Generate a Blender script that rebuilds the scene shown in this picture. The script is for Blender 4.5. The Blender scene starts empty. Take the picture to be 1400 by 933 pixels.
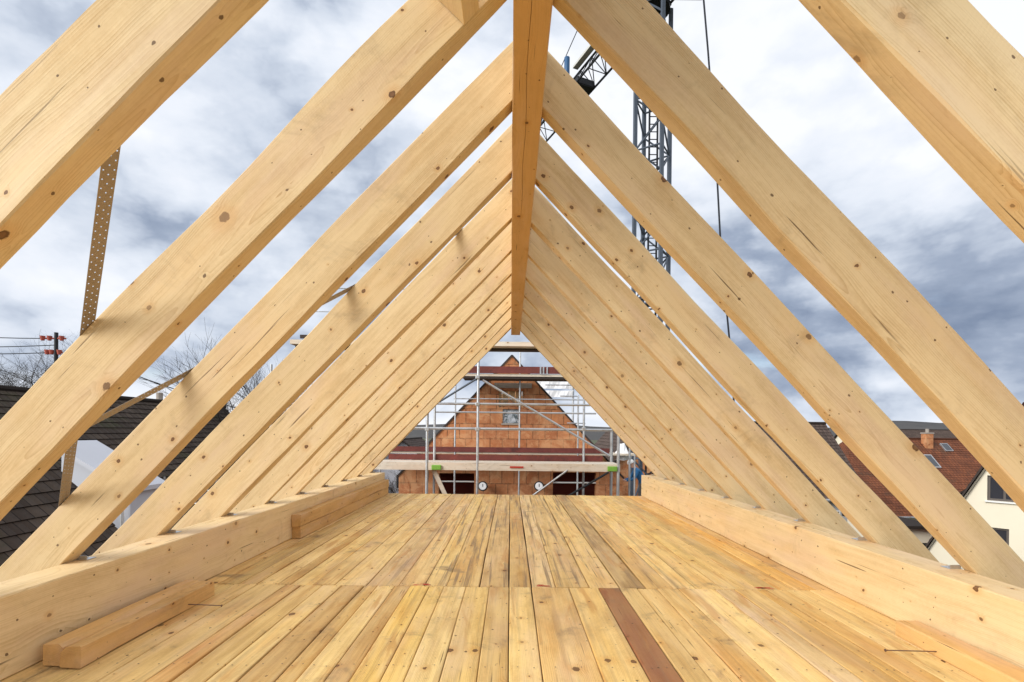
import bpy, bmesh, math, random
from mathutils import Vector, Matrix
R = math.radians
SC = bpy.context.scene
COL = SC.collection
random.seed(7)

# ------------------------------------------------------------------ camera
CAM_Z = 1.11                       # metres above the deck boards
ROLL = 0.0105
cam_d = bpy.data.cameras.new('camera')
cam = bpy.data.objects.new('camera', cam_d); COL.objects.link(cam)
cam_d.sensor_width = 36.0
cam_d.lens = 36.0 * 695.7 / 1400.0
cam_d.shift_x = 2.0 / 1400.0
cam_d.shift_y = 123.5 / 1400.0
cam_d.clip_start = 0.05
cam_d.clip_end = 6000
cam.matrix_world = Matrix.Translation((0, 0, CAM_Z)) @ Matrix.Rotation(R(90), 4, 'X') @ Matrix.Rotation(ROLL, 4, 'Z')
SC.camera = cam

# ------------------------------------------------------------------ light and sky
SUN_EL, SUN_AZ = R(27), R(236)     # azimuth clockwise from +Y (the view direction)
sd = bpy.data.lights.new('sun', 'SUN'); sd.energy = 2.3; sd.angle = R(32); sd.color = (1.0, 0.965, 0.91)
sun = bpy.data.objects.new('sun', sd); COL.objects.link(sun)
sdir = Vector((math.sin(SUN_AZ) * math.cos(SUN_EL), math.cos(SUN_AZ) * math.cos(SUN_EL), math.sin(SUN_EL)))
sun.rotation_euler = sdir.to_track_quat('Z', 'Y').to_euler()
sun.location = (-8, -10, 14)
SC.view_settings.view_transform = 'Standard'
SC.view_settings.look = 'None'
SC.view_settings.exposure = 0.62
SC.view_settings.gamma = 1.0
SC.view_settings.use_curve_mapping = False
SC.render.engine = 'CYCLES'
SC.cycles.max_bounces = 6
SC.cycles.diffuse_bounces = 4


class NT:
    """small helper round a node tree"""
    def __init__(s, tree):
        s.t = tree; s.n = tree.nodes; s.l = tree.links
    def new(s, typ, **kw):
        nd = s.n.new(typ)
        for k, v in kw.items():
            setattr(nd, k, v)
        return nd
    def put(s, sock, v):
        if isinstance(v, bpy.types.NodeSocket): s.l.new(v, sock)
        elif v is not None: sock.default_value = v
    def m(s, op, a, b=None, c=None, clamp=False):
        nd = s.new('ShaderNodeMath', operation=op); nd.use_clamp = clamp
        s.put(nd.inputs[0], a); s.put(nd.inputs[1], b)
        if c is not None: s.put(nd.inputs[2], c)
        return nd.outputs[0]
    def vm(s, op, a, b=None):
        nd = s.new('ShaderNodeVectorMath', operation=op)
        s.put(nd.inputs[0], a); s.put(nd.inputs[1], b)
        return nd.outputs['Value'] if op in ('LENGTH', 'DOT_PRODUCT', 'DISTANCE') else nd.outputs[0]
    def xyz(s, x, y, z):
        nd = s.new('ShaderNodeCombineXYZ')
        s.put(nd.inputs[0], x); s.put(nd.inputs[1], y); s.put(nd.inputs[2], z)
        return nd.outputs[0]
    def sep(s, v):
        nd = s.new('ShaderNodeSeparateXYZ'); s.put(nd.inputs[0], v); return nd.outputs
    def noise(s, vec, scale=1.0, detail=3.0, rough=0.5, dist=0.0, col=False):
        nd = s.new('ShaderNodeTexNoise')
        s.put(nd.inputs['Vector'], vec); nd.inputs['Scale'].default_value = scale
        nd.inputs['Detail'].default_value = detail; nd.inputs['Roughness'].default_value = rough
        nd.inputs['Distortion'].default_value = dist
        return nd.outputs['Color' if col else 'Fac']
    def ramp(s, fac, stops, interp='LINEAR'):
        nd = s.new('ShaderNodeValToRGB'); cr = nd.color_ramp; cr.interpolation = interp
        while len(cr.elements) < len(stops): cr.elements.new(0.5)
        for e, (p, c) in zip(cr.elements, stops):
            e.position = p
            e.color = (c, c, c, 1) if isinstance(c, (int, float)) else (*c, 1)
        s.put(nd.inputs[0], fac); return nd.outputs[0]
    def mix(s, fac, a, b, blend='MIX'):
        nd = s.new('ShaderNodeMix', data_type='RGBA', blend_type=blend)
        s.put(nd.inputs[0], fac)
        s.put(nd.inputs[6], (*a, 1) if isinstance(a, tuple) and len(a) == 3 else a)
        s.put(nd.inputs[7], (*b, 1) if isinstance(b, tuple) and len(b) == 3 else b)
        return nd.outputs[2]
    def mr(s, v, a, b, c=0.0, d=1.0, smooth=True):
        nd = s.new('ShaderNodeMapRange'); nd.interpolation_type = 'SMOOTHSTEP' if smooth else 'LINEAR'
        for k, q in enumerate((v, a, b, c, d)): s.put(nd.inputs[k], q)
        return nd.outputs[0]


# world: Nishita sky behind procedural cloud cover
wd = bpy.data.worlds.new('World'); SC.world = wd; wd.use_nodes = True
w = NT(wd.node_tree); w.n.clear()
sky = w.new('ShaderNodeTexSky', sky_type='NISHITA'); sky.sun_disc = False
sky.sun_elevation = SUN_EL; sky.sun_rotation = SUN_AZ; sky.altitude = 300
dirv = w.new('ShaderNodeTexCoord').outputs['Generated']
dx, dy, dz = w.sep(dirv)
zc = w.m('ADD', w.m('MAXIMUM', dz, 0.0), 0.22)
cu = w.m('DIVIDE', dx, zc); cv = w.m('DIVIDE', dy, zc)
cvec = w.xyz(cu, cv, 3.3)
big = w.noise(w.xyz(w.m('ADD', w.m('MULTIPLY', dx, 1.5), 4.0), w.m('MULTIPLY', dy, 1.5), w.m('MULTIPLY', dz, 3.0)), 1.3, 6, 0.55, 0.35)
fine = w.noise(w.xyz(w.m('MULTIPLY', dx, 1.6), w.m('MULTIPLY', dy, 1.6), w.m('MULTIPLY', dz, 3.4)), 2.7, 7, 0.56, 0.15)
streak = w.noise(w.xyz(w.m('MULTIPLY', dx, 2.0), w.m('MULTIPLY', dy, 2.0), w.m('MULTIPLY', dz, 7.0)), 2.6, 5, 0.52, 0.1)
elev = dz
lowbank = w.mr(elev, 0.50, 0.13, 0.0, 1.0)                       # darker cloud bank towards the horizon
right = w.mr(dx, -0.35, 0.45, 0.10, 1.0)
bank = w.m('MULTIPLY', w.m('MULTIPLY', lowbank, right), w.mr(dy, -0.1, 0.4))
hz = w.mr(elev, 0.10, 0.015)                                     # bright band just over the horizon
wv_ = w.noise(w.xyz(w.m('MULTIPLY', dx, 2.0), w.m('MULTIPLY', dy, 2.0), w.m('MULTIPLY', dz, 3.0)), 2.5, 5, 0.6, 0.0, True)
wvec = w.vm('ADD', w.xyz(w.m('MULTIPLY', dx, 1.5), w.m('MULTIPLY', dy, 1.5), w.m('MULTIPLY', dz, 2.9)), w.vm('MULTIPLY', w.vm('SUBTRACT', wv_, (0.5, 0.5, 0.5)), (0.42, 0.42, 0.42)))
def puff(sc, off):
    vo = w.new('ShaderNodeTexVoronoi', feature='F1'); w.put(vo.inputs['Vector'], w.vm('ADD', wvec, off)); vo.inputs['Scale'].default_value = sc
    return w.m('SUBTRACT', 1.0, vo.outputs['Distance'])
billow = w.m('ADD', w.m('MULTIPLY', puff(2.1, (3.1, 0.4, 1.7)), 0.55), w.m('ADD', w.m('MULTIPLY', puff(5.2, (0.2, 5.0, 0.3)), 0.30), w.m('MULTIPLY', puff(12.0, (1.2, 2.0, 4.3)), 0.08)))
v = w.m('ADD', w.m('MULTIPLY', w.m('SUBTRACT', big, 0.5), 1.35), w.m('MULTIPLY', w.m('SUBTRACT', fine, 0.5), 0.40))
v = w.m('ADD', w.m('ADD', v, w.m('MULTIPLY', w.m('SUBTRACT', billow, 0.47), 0.85)), 0.86)
v = w.m('ADD', v, w.m('MULTIPLY', w.m('SUBTRACT', streak, 0.5), w.mr(elev, 0.3, 0.06, 0.0, 0.5)))
v = w.m('SUBTRACT', v, w.m('MULTIPLY', bank, 0.30))
v = w.m('ADD', v, w.m('MULTIPLY', hz, 0.30))
v = w.m('ADD', v, w.mr(elev, 0.25, 0.60, 0.0, 0.12))
ccol = w.ramp(v, [(0.30, (0.135, 0.175, 0.255)), (0.50, (0.24, 0.285, 0.37)), (0.66, (0.42, 0.465, 0.54)), (0.80, (0.535, 0.57, 0.63)), (1.0, (0.64, 0.655, 0.69))])
bg1 = w.new('ShaderNodeBackground'); bg1.inputs[1].default_value = 0.12; w.put(bg1.inputs[0], sky.outputs[0])
bg2 = w.new('ShaderNodeBackground'); bg2.inputs[1].default_value = 1.0; w.put(bg2.inputs[0], ccol)
gap = w.mr(w.noise(w.xyz(cu, cv, 21.0), 1.2, 6, 0.55, 0.2), 0.62, 0.76, 1.0, 0.65)
ms = w.new('ShaderNodeMixShader'); w.put(ms.inputs[0], gap)
w.l.new(bg1.outputs[0], ms.inputs[1]); w.l.new(bg2.outputs[0], ms.inputs[2])
wo = w.new('ShaderNodeOutputWorld'); w.l.new(ms.outputs[0], wo.inputs[0])


# ------------------------------------------------------------------ materials
def new_mat(name, rough=0.7, metal=0.0, spec=0.3):
    m = bpy.data.materials.new(name); m.use_nodes = True
    t = NT(m.node_tree); b = m.node_tree.nodes['Principled BSDF']
    b.inputs['Roughness'].default_value = rough; b.inputs['Metallic'].default_value = metal
    b.inputs['Specular IOR Level'].default_value = spec
    return m, t, b


def wood(name, pale, dark, knot=(0.12, 0.055, 0.022), grain=1.0, knots=0.55, stain=0.25, board=False, rough=0.62, warm=(0.80, 0.46, 0.16)):
    m, t, b = new_mat(name, rough, 0.0, 0.25)
    P = t.new('ShaderNodeTexCoord').outputs['Object']
    if board:
        at_ = t.new('ShaderNodeAttribute', attribute_name='rnd').outputs
        rv = at_['Vector']; r0, r1, r2 = t.sep(rv)
        ta_ = t.new('ShaderNodeAttribute', attribute_name='tint'); tint = ta_.outputs['Color']; flag = ta_.outputs['Alpha']
    else:
        rnd = t.new('ShaderNodeObjectInfo').outputs['Random']
        wn = t.new('ShaderNodeTexWhiteNoise', noise_dimensions='1D'); t.put(wn.inputs['W'], t.m('MULTIPLY', rnd, 91.7))
        r0, r1, r2 = t.sep(wn.outputs['Color'])
    x, y, z = t.sep(P)
    x = t.m('ADD', x, t.m('MULTIPLY', r0, 60.0))
    wob = t.noise(t.xyz(t.m('MULTIPLY', x, 0.95), t.m('MULTIPLY', r1, 30.0), z), 1.0, 2, 0.5, 0.0, True)
    wx, wy, wz = t.sep(wob)
    yy = t.m('ADD', t.m('ADD', y, t.m('MULTIPLY', t.m('SUBTRACT', r1, 0.5), 0.16)), t.m('MULTIPLY', t.m('SUBTRACT', wx, 0.5), 0.10))
    zz = t.m('ADD', t.m('ADD', z, t.m('MULTIPLY', t.m('SUBTRACT', r2, 0.5), 0.22)), t.m('MULTIPLY', t.m('SUBTRACT', wy, 0.5), 0.16))
    # knots: cells along the timber, only some hold a knot
    across = t.m('ADD', t.m('ADD', y, z), t.m('MULTIPLY', r2, 9.0))
    sx, sy = (0.30, 0.085)
    def knotlayer(sx, sy, rmin, rmax, keep, off):
        kp = t.xyz(t.m('ADD', t.m('DIVIDE', x, sx), off), t.m('DIVIDE', across, sy), 0.0)
        vo = t.new('ShaderNodeTexVoronoi', voronoi_dimensions='2D', feature='F1')
        t.put(vo.inputs['Vector'], kp); vo.inputs['Scale'].default_value = 1.0; vo.inputs['Randomness'].default_value = 0.85
        d3 = t.vm('SUBTRACT', kp, vo.outputs['Position'])
        dd = t.vm('LENGTH', t.vm('MULTIPLY', d3, (sx * 0.8, sy, 0.0)))
        dd = t.m('ADD', dd, t.m('MULTIPLY', t.m('SUBTRACT', t.noise(P, 75, 3), 0.5), 0.014))
        c0, c1, c2 = t.sep(vo.outputs['Color'])
        on = t.m('LESS_THAN', c0, keep)
        rad = t.m('ADD', rmin, t.m('MULTIPLY', t.m('POWER', c1, 2.6), rmax - rmin))
        disc = t.m('MULTIPLY', t.mr(dd, t.m('MULTIPLY', rad, 1.15), t.m('MULTIPLY', rad, 0.85)), on)
        core = t.m('MULTIPLY', t.mr(dd, t.m('MULTIPLY', rad, 0.75), t.m('MULTIPLY', rad, 0.35)), on)
        halo = t.m('MULTIPLY', t.mr(dd, t.m('MULTIPLY', rad, 4.2), t.m('MULTIPLY', rad, 0.8)), on)
        return dd, disc, core, halo, c2, rad
    dd1, k1, core1, h1, c21, rad1 = knotlayer(0.40, 0.12, 0.003, 0.018, knots, 0.0)
    dd2, k2, core2, h2, c22, rad2 = knotlayer(0.21, 0.075, 0.0018, 0.0065, knots, 17.3)
    r = t.vm('LENGTH', t.xyz(0.0, yy, zz))
    r = t.m('ADD', r, t.m('MULTIPLY', h1, 0.016))
    r = t.m('ADD', r, t.m('MULTIPLY', h2, 0.004))
    r = t.m('ADD', r, t.m('MULTIPLY', t.noise(t.xyz(t.m('MULTIPLY', x, 3.0), t.m('MULTIPLY', y, 20.0), t.m('MULTIPLY', z, 20.0)), 1.0, 3, 0.6), 0.010))
    ring = t.m('FRACT', t.m('MULTIPLY', r, 135.0))
    ring = t.m('MULTIPLY', t.m('POWER', ring, 2.2), t.mr(ring, 1.0, 0.93, 0.0, 1.0))
    rsel = t.noise(t.xyz(t.m('MULTIPLY', x, 0.5), t.m('MULTIPLY', r, 45.0), r1), 1.0, 2, 0.5)
    ring = t.m('MULTIPLY', ring, t.mr(rsel, 0.35, 0.7, 0.15, 1.0))
    fibre = t.noise(t.xyz(t.m('MULTIPLY', x, 4.0), t.m('MULTIPLY', y, 260.0), t.m('MULTIPLY', z, 260.0)), 1.0, 3, 0.6)
    broad = t.noise(t.xyz(t.m('MULTIPLY', x, 0.9), t.m('MULTIPLY', y, 9.0), t.m('MULTIPLY', z, 9.0)), 1.0, 4, 0.6)
    f = t.m('ADD', t.m('MULTIPLY', ring, 0.62 * grain), t.m('MULTIPLY', t.m('SUBTRACT', fibre, 0.5), 0.42 * grain))
    lines = t.noise(t.xyz(t.m('MULTIPLY', x, 0.35), t.m('MULTIPLY', t.m('ADD', y, t.m('MULTIPLY', h1, .01)), 55.0), t.m('MULTIPLY', t.m('ADD', z, t.m('MULTIPLY', h1, .01)), 55.0)), 1.0, 4, 0.65)
    f = t.m('ADD', f, t.m('MULTIPLY', t.m('SUBTRACT', lines, 0.5), 0.65 * grain))
    blot = t.noise(t.xyz(t.m('MULTIPLY', x, 2.2), t.m('MULTIPLY', y, 8.0), t.m('MULTIPLY', z, 8.0)), 1.3, 5, 0.62, 0.5)
    f = t.m('ADD', f, t.m('MULTIPLY', t.m('SUBTRACT', blot, 0.5), 1.1 * grain))
    f = t.m('ADD', f, t.m('MULTIPLY', t.m('SUBTRACT', t.noise(P, 60.0, 3, 0.6), 0.5), 0.35 * grain))
    f = t.m('ADD', f, t.m('MULTIPLY', t.m('SUBTRACT', broad, 0.42), 0.9 * grain), None, True)
    col = t.mix(f, pale, dark)
    # warm patches, per-piece tone
    wp = t.mr(t.noise(t.xyz(t.m('MULTIPLY', x, 1.3), t.m('MULTIPLY', y, 6.0), t.m('MULTIPLY', z, 6.0)), 1.0, 3, 0.5), 0.5, 0.75, 0.0, 0.45)
    col = t.mix(wp, col, warm, 'MULTIPLY') if board else t.mix(t.m('MULTIPLY', wp, 0.40), col, warm)
    col = t.mix(t.mr(t.noise(t.xyz(t.m('MULTIPLY', x, 1.1), t.m('MULTIPLY', y, 5.0), t.m('ADD', t.m('MULTIPLY', z, 5.0), 7.0)), 1.0, 4, 0.6), 0.46, 0.70, 0.0, 0.35), col, (0.70, 0.50, 0.36))
    tone = t.m('ADD', 0.89, t.m('MULTIPLY', r0, 0.16))
    col = t.mix(1.0, col, t.xyz(tone, t.m('POWER', tone, 1.15), t.m('POWER', tone, 1.4)), 'MULTIPLY')
    if board:
        col = t.mix(t.m('MAXIMUM', t.m('MULTIPLY', flag, 0.95), t.mr(t.noise(t.xyz(t.m('MULTIPLY', x, 0.9), t.m('MULTIPLY', y, 7.0), r1), 1.0, 4, 0.6), 0.34, 0.62, 0.3, 1.0)), col, t.mix(1.0, col, tint, 'MULTIPLY'))
        dust = t.noise(t.vm('MULTIPLY', P, (1.0, 1.6, 1.0)), 0.9, 7, 0.65, 0.6)
        col = t.mix(t.mr(dust, 0.5, 0.72, 0.0, 0.42), col, (0.42, 0.26, 0.11))
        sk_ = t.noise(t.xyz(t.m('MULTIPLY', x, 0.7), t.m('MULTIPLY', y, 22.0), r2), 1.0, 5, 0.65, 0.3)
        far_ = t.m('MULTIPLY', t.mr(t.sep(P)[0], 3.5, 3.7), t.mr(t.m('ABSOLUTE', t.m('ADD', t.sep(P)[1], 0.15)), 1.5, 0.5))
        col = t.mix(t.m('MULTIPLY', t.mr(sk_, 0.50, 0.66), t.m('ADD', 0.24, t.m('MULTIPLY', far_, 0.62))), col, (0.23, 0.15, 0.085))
        ok_ = t.noise(t.xyz(t.m('MULTIPLY', x, 1.4), t.m('MULTIPLY', y, 9.0), t.m('ADD', r1, 4.0)), 1.0, 4, 0.6, 0.8)
        col = t.mix(t.mr(ok_, 0.56, 0.68, 0.0, 0.5), col, (0.50, 0.23, 0.06))
        col = t.mix(t.mr(t.noise(P, 26.0, 4, 0.7), 0.64, 0.74, 0.0, 0.5), col, (0.20, 0.11, 0.05))
    # grey dirty smears and boot scuffs
    sm = t.noise(t.vm('ADD', P, t.xyz(r0, r1, r2)) if not board else P, 3.1, 6, 0.68, 0.5)
    smk = t.mr(sm, 0.56, 0.78, 0.0, stain)
    col = t.mix(smk, col, (0.22, 0.15, 0.085))
    # pitch streaks and drying checks along the grain
    ck = t.noise(t.xyz(t.m('MULTIPLY', x, 1.6), t.m('MULTIPLY', y, 75.0), t.m('MULTIPLY', z, 75.0)), 1.0, 2, 0.5)
    ck2 = t.noise(t.xyz(t.m('MULTIPLY', x, 0.8), t.m('MULTIPLY', y, 5.0), t.m('MULTIPLY', z, 5.0)), 1.0, 2, 0.5)
    ckm = t.m('MULTIPLY', t.mr(ck, 0.68, 0.73), t.mr(ck2, 0.47, 0.56, 0.0, 0.85))
    col = t.mix(ckm, col, (0.13, 0.07, 0.03))
    # knots over everything
    col = t.mix(t.m('MULTIPLY', h1, 0.45), col, t.mix(1.0, col, (0.84, 0.64, 0.42), 'MULTIPLY'))
    kc1 = t.mix(t.m('MULTIPLY', core1, t.m('GREATER_THAN', c21, 0.45)), knot, (0.20, 0.095, 0.04))
    kr = t.m('FRACT', t.m('MULTIPLY', dd1, 420.0))
    kc1 = t.mix(t.m('MULTIPLY', kr, 0.2), kc1, (0.10, 0.045, 0.02))
    col = t.mix(t.m('MULTIPLY', k1, t.mr(c21, 0.0, 0.6, 0.55, 0.95)), col, kc1)
    col = t.mix(t.m('MULTIPLY', k2, 0.85), col, (0.10, 0.05, 0.022))
    t.put(b.inputs['Base Color'], col)
    kerf = t.m('MULTIPLY', t.m('SINE', t.m('ADD', t.m('MULTIPLY', x, 520.0), t.m('MULTIPLY', across, 160.0))), t.mr(t.noise(P, 2.2, 3, 0.6), 0.5, 0.66))
    bp = t.new('ShaderNodeBump'); bp.inputs['Strength'].default_value = 0.30; bp.inputs['Distance'].default_value = 0.004
    hgt = t.m('SUBTRACT', t.m('ADD', t.m('MULTIPLY', fibre, 0.5), t.m('ADD', t.m('MULTIPLY', kerf, 0.05), t.m('MULTIPLY', ring, 0.3))), t.m('ADD', t.m('MULTIPLY', ckm, 1.2), t.m('MULTIPLY', k1, -0.25)))
    t.put(bp.inputs['Height'], hgt); t.l.new(bp.outputs[0], b.inputs['Normal'])
    t.put(b.inputs['Roughness'], t.mr(broad, 0.2, 0.8, rough - 0.08, rough + 0.12))
    return m


def plain(name, c, rough=0.6, metal=0.0, vary=0.15, scale=6.0, bump=0.0, dirt=None):
    m, t, b = new_mat(name, rough, metal, 0.35)
    P = t.new('ShaderNodeTexCoord').outputs['Object']
    n1 = t.noise(P, scale, 5, 0.62)
    dk = tuple(q * (1 - vary) for q in c); lt = tuple(min(1, q * (1 + vary)) for q in c)
    col = t.mix(n1, dk, lt)
    if dirt:
        col = t.mix(t.mr(t.noise(P, scale * 0.45, 6, 0.7, 0.6), 0.50, 0.72, 0, 0.75), col, dirt)
    t.put(b.inputs['Base Color'], col)
    t.put(b.inputs['Roughness'], t.mr(n1, 0.2, 0.8, rough - 0.1, min(1, rough + 0.15)))
    if bump:
        bp = t.new('ShaderNodeBump'); bp.inputs['Strength'].default_value = bump; bp.inputs['Distance'].default_value = 0.02
        t.put(bp.inputs['Height'], t.noise(P, scale * 4, 4, 0.6)); t.l.new(bp.outputs[0], b.inputs['Normal'])
    return m


def tiles(name, ca, cb, moss=None, width=0.25, row=0.33):
    m, t, b = new_mat(name, 0.85, 0.0, 0.2)
    uv = t.new('ShaderNodeTexCoord').outputs['UV']
    br = t.new('ShaderNodeTexBrick'); t.put(br.inputs['Vector'], uv)
    br.inputs['Scale'].default_value = 1.0; br.inputs['Brick Width'].default_value = width; br.inputs['Row Height'].default_value = row
    br.inputs['Mortar Size'].default_value = 0.012; br.inputs['Mortar Smooth'].default_value = 0.4; br.inputs['Bias'].default_value = 0.0
    br.inputs['Color1'].default_value = (*ca, 1); br.inputs['Color2'].default_value = (*cb, 1)
    br.inputs['Mortar'].default_value = (ca[0] * 0.25, ca[1] * 0.25, ca[2] * 0.25, 1)
    col = br.outputs['Color']
    n1 = t.noise(uv, 0.8, 6, 0.7)
    col = t.mix(t.mr(n1, 0.35, 0.7, 0.0, 0.6), col, tuple(q * 0.45 for q in cb))
    if moss: col = t.mix(t.mr(t.noise(uv, 0.55, 5, 0.65), 0.52, 0.68, 0.0, 0.8), col, moss)
    t.put(b.inputs['Base Color'], col)
    u, v_, _ = t.sep(uv)
    bp = t.new('ShaderNodeBump'); bp.inputs['Strength'].default_value = 0.7; bp.inputs['Distance'].default_value = 0.05
    t.put(bp.inputs['Height'], t.m('ABSOLUTE', t.m('SINE', t.m('MULTIPLY', u, math.pi / width))))
    t.l.new(bp.outputs[0], b.inputs['Normal'])
    return m


def blockwork(name):
    """orange-brown hollow clay blocks with smeared mortar"""
    m, t, b = new_mat(name, 0.9, 0.0, 0.15)
    P = t.new('ShaderNodeTexCoord').outputs['Object']
    x, y, z = t.sep(P)
    h = t.m('ADD', x, y)
    wv = t.xyz(h, z, 0.0)
    br = t.new('ShaderNodeTexBrick'); t.put(br.inputs['Vector'], wv)
    br.inputs['Scale'].default_value = 1.0; br.inputs['Brick Width'].default_value = 0.36; br.inputs['Row Height'].default_value = 0.44
    br.inputs['Mortar Size'].default_value = 0.014; br.inputs['Mortar Smooth'].default_value = 0.3; br.inputs['Bias'].default_value = -0.1
    br.inputs['Color1'].default_value = (0.55, 0.225, 0.095, 1); br.inputs['Color2'].default_value = (0.37, 0.125, 0.050, 1)
    br.inputs['Mortar'].default_value = (0.13, 0.06, 0.03, 1)
    col = br.outputs['Color']
    rib = t.m('FRACT', t.m('MULTIPLY', h, 38.0))
    col = t.mix(t.m('MULTIPLY', t.mr(rib, 0.3, 0.6), 0.16), col, (0.16, 0.06, 0.025))
    cell = t.noise(t.xyz(t.m('SNAP', h, 0.18), t.m('SNAP', z, 0.44), 2.0), 7.0, 2, 0.5)
    col = t.mix(t.mr(cell, 0.35, 0.65, 0.0, 0.5), col, (0.33, 0.14, 0.07))
    col = t.mix(t.mr(t.noise(wv, 9.0, 5, 0.7, 0.3), 0.42, 0.62, 0.0, 0.45), col, (0.50, 0.24, 0.12))
    pal = t.noise(wv, 1.8, 7, 0.70, 0.6)
    col = t.mix(t.mr(pal, 0.47, 0.62, 0.0, 0.6), col, (0.62, 0.35, 0.18))
    col = t.mix(t.mr(t.noise(t.xyz(h, z, 5.0), 1.3, 7, 0.72, 0.7), 0.54, 0.72, 0.0, 0.6), col, (0.17, 0.12, 0.065))
    t.put(b.inputs['Base Color'], col)
    bp = t.new('ShaderNodeBump'); bp.inputs['Strength'].default_value = 0.5; bp.inputs['Distance'].default_value = 0.02
    t.put(bp.inputs['Height'], t.m('ADD', t.m('MULTIPLY', br.outputs['Fac'], -1.0), t.m('MULTIPLY', rib, 0.2)))
    t.l.new(bp.outputs[0], b.inputs['Normal'])
    return m


M = {}
M['rafter'] = wood('spruce_rafter', (0.77, 0.59, 0.335), (0.52, 0.345, 0.155), stain=0.42, grain=1.25, knots=0.5)
M['plate'] = wood('spruce_plate', (0.78, 0.595, 0.335), (0.54, 0.37, 0.165), stain=0.38, knots=0.45, grain=1.1)
M['ridge'] = wood('glulam_ridge', (0.66, 0.42, 0.19), (0.46, 0.275, 0.11), knots=0.5, stain=0.25, grain=0.8)
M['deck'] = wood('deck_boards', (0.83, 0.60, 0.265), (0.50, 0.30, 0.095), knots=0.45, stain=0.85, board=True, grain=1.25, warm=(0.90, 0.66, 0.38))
M['loose'] = wood('loose_timber', (0.68, 0.42, 0.165), (0.40, 0.215, 0.07), knots=0.6, stain=0.45, grain=1.1)
M['plank'] = wood('scaffold_plank', (0.72, 0.64, 0.53), (0.50, 0.42, 0.32), knots=0.3, stain=0.5)
M['redboard'] = plain('red_brown_toe_board', (0.17, 0.045, 0.036), 0.8, 0, 0.6, 5.0, 0.3, (0.075, 0.03, 0.028))
M['galv'] = plain('galvanised_steel', (0.50, 0.52, 0.54), 0.42, 0.75, 0.22, 9.0, 0, (0.30, 0.25, 0.22))
M['strap'] = plain('perforated_steel_strap', (0.36, 0.30, 0.24), 0.5, 0.45, 0.2, 14.0)
M['bracket'] = plain('zinc_bracket', (0.55, 0.57, 0.60), 0.35, 0.8, 0.15, 12)
M['nail'] = plain('dull_nail_steel', (0.20, 0.13, 0.10), 0.5, 0.7, 0.3, 40)
M['crane'] = plain('blue_grey_crane_paint', (0.085, 0.105, 0.135), 0.55, 0.2, 0.3, 2.0)
M['crane_dark'] = plain('dark_crane_steel', (0.02, 0.022, 0.026), 0.6, 0.2, 0.3, 2.0)
M['crane_blue'] = plain('blue_motor_paint', (0.03, 0.10, 0.22), 0.5, 0.1, 0.2, 2.0)
M['crane_white'] = plain('pale_ballast', (0.55, 0.55, 0.52), 0.8, 0, 0.2, 2.0)
M['cable'] = plain('black_steel_cable', (0.025, 0.028, 0.035), 0.6, 0.3, 0.2, 5.0)
M['block'] = blockwork('clay_blockwork')
M['concrete'] = plain('raw_concrete', (0.34, 0.30, 0.26), 0.9, 0, 0.2, 3.0, 0.3)
M['dark'] = plain('dark_capping', (0.045, 0.033, 0.028), 0.8, 0, 0.3, 3.0)
M['inside'] = plain('dark_red_interior', (0.13, 0.025, 0.015), 0.9, 0, 0.4, 2.0)
M['tile_dark'] = tiles('weathered_dark_tiles', (0.052, 0.038, 0.030), (0.095, 0.072, 0.055), (0.05, 0.055, 0.025))
M['tile_brown'] = tiles('dark_brown_tiles', (0.085, 0.062, 0.052), (0.12, 0.085, 0.070))
M['tile_orange'] = tiles('orange_brown_tiles', (0.25, 0.088, 0.042), (0.165, 0.062, 0.035), (0.10, 0.055, 0.035))
M['tile_redbrown'] = tiles('red_brown_tiles', (0.17, 0.06, 0.04), (0.12, 0.05, 0.035))
M['cream'] = plain('cream_render', (0.74, 0.68, 0.54), 0.9, 0, 0.05, 1.2, 0.15)
M['white_render'] = plain('pale_blue_render', (0.58, 0.60, 0.65), 0.9, 0, 0.07, 1.2, 0.15)
M['grey_render'] = plain('grey_render', (0.40, 0.41, 0.42), 0.9, 0, 0.1, 1.0, 0.15)
M['white'] = plain('white_sheet', (0.82, 0.83, 0.85), 0.6, 0, 0.06, 2.0, 0.1)
M['white_frame'] = plain('white_frame', (0.75, 0.75, 0.73), 0.5, 0, 0.06, 3.0)
M['brown_frame'] = plain('dark_window_frame', (0.10, 0.085, 0.075), 0.5, 0, 0.1, 3.0)
M['red'] = plain('red_paint', (0.50, 0.055, 0.035), 0.6, 0, 0.2, 8.0)
M['insulator'] = plain('red_insulator', (0.42, 0.09, 0.06), 0.6, 0, 0.3, 8.0)
M['green'] = plain('green_coupler', (0.20, 0.42, 0.06), 0.6, 0, 0.2, 8.0)
M['bark'] = plain('dark_bark', (0.050, 0.042, 0.036), 0.95, 0, 0.3, 8.0)
M['evergreen'] = plain('dark_needles', (0.035, 0.055, 0.02), 0.9, 0, 0.5, 6.0)
M['denim'] = plain('blue_jacket', (0.035, 0.15, 0.33), 0.9, 0, 0.15, 6.0)
M['trousers'] = plain('grey_trousers', (0.17, 0.18, 0.18), 0.9, 0, 0.2, 6.0)
M['skin'] = plain('skin', (0.55, 0.33, 0.24), 0.6, 0, 0.05, 6.0)
M['helmet'] = plain('white_helmet', (0.75, 0.75, 0.72), 0.4, 0, 0.05, 6.0)
M['floodcap'] = plain('black_housing', (0.03, 0.03, 0.03), 0.5, 0, 0.2, 6.0)
M['hill'] = plain('wooded_hill', (0.060, 0.058, 0.056), 0.95, 0, 0.5, 0.05, 0.6, (0.035, 0.035, 0.035))
M['ground'] = plain('grassy_ground', (0.075, 0.085, 0.04), 0.95, 0, 0.35, 0.15, 0.5, (0.13, 0.10, 0.07))
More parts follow.
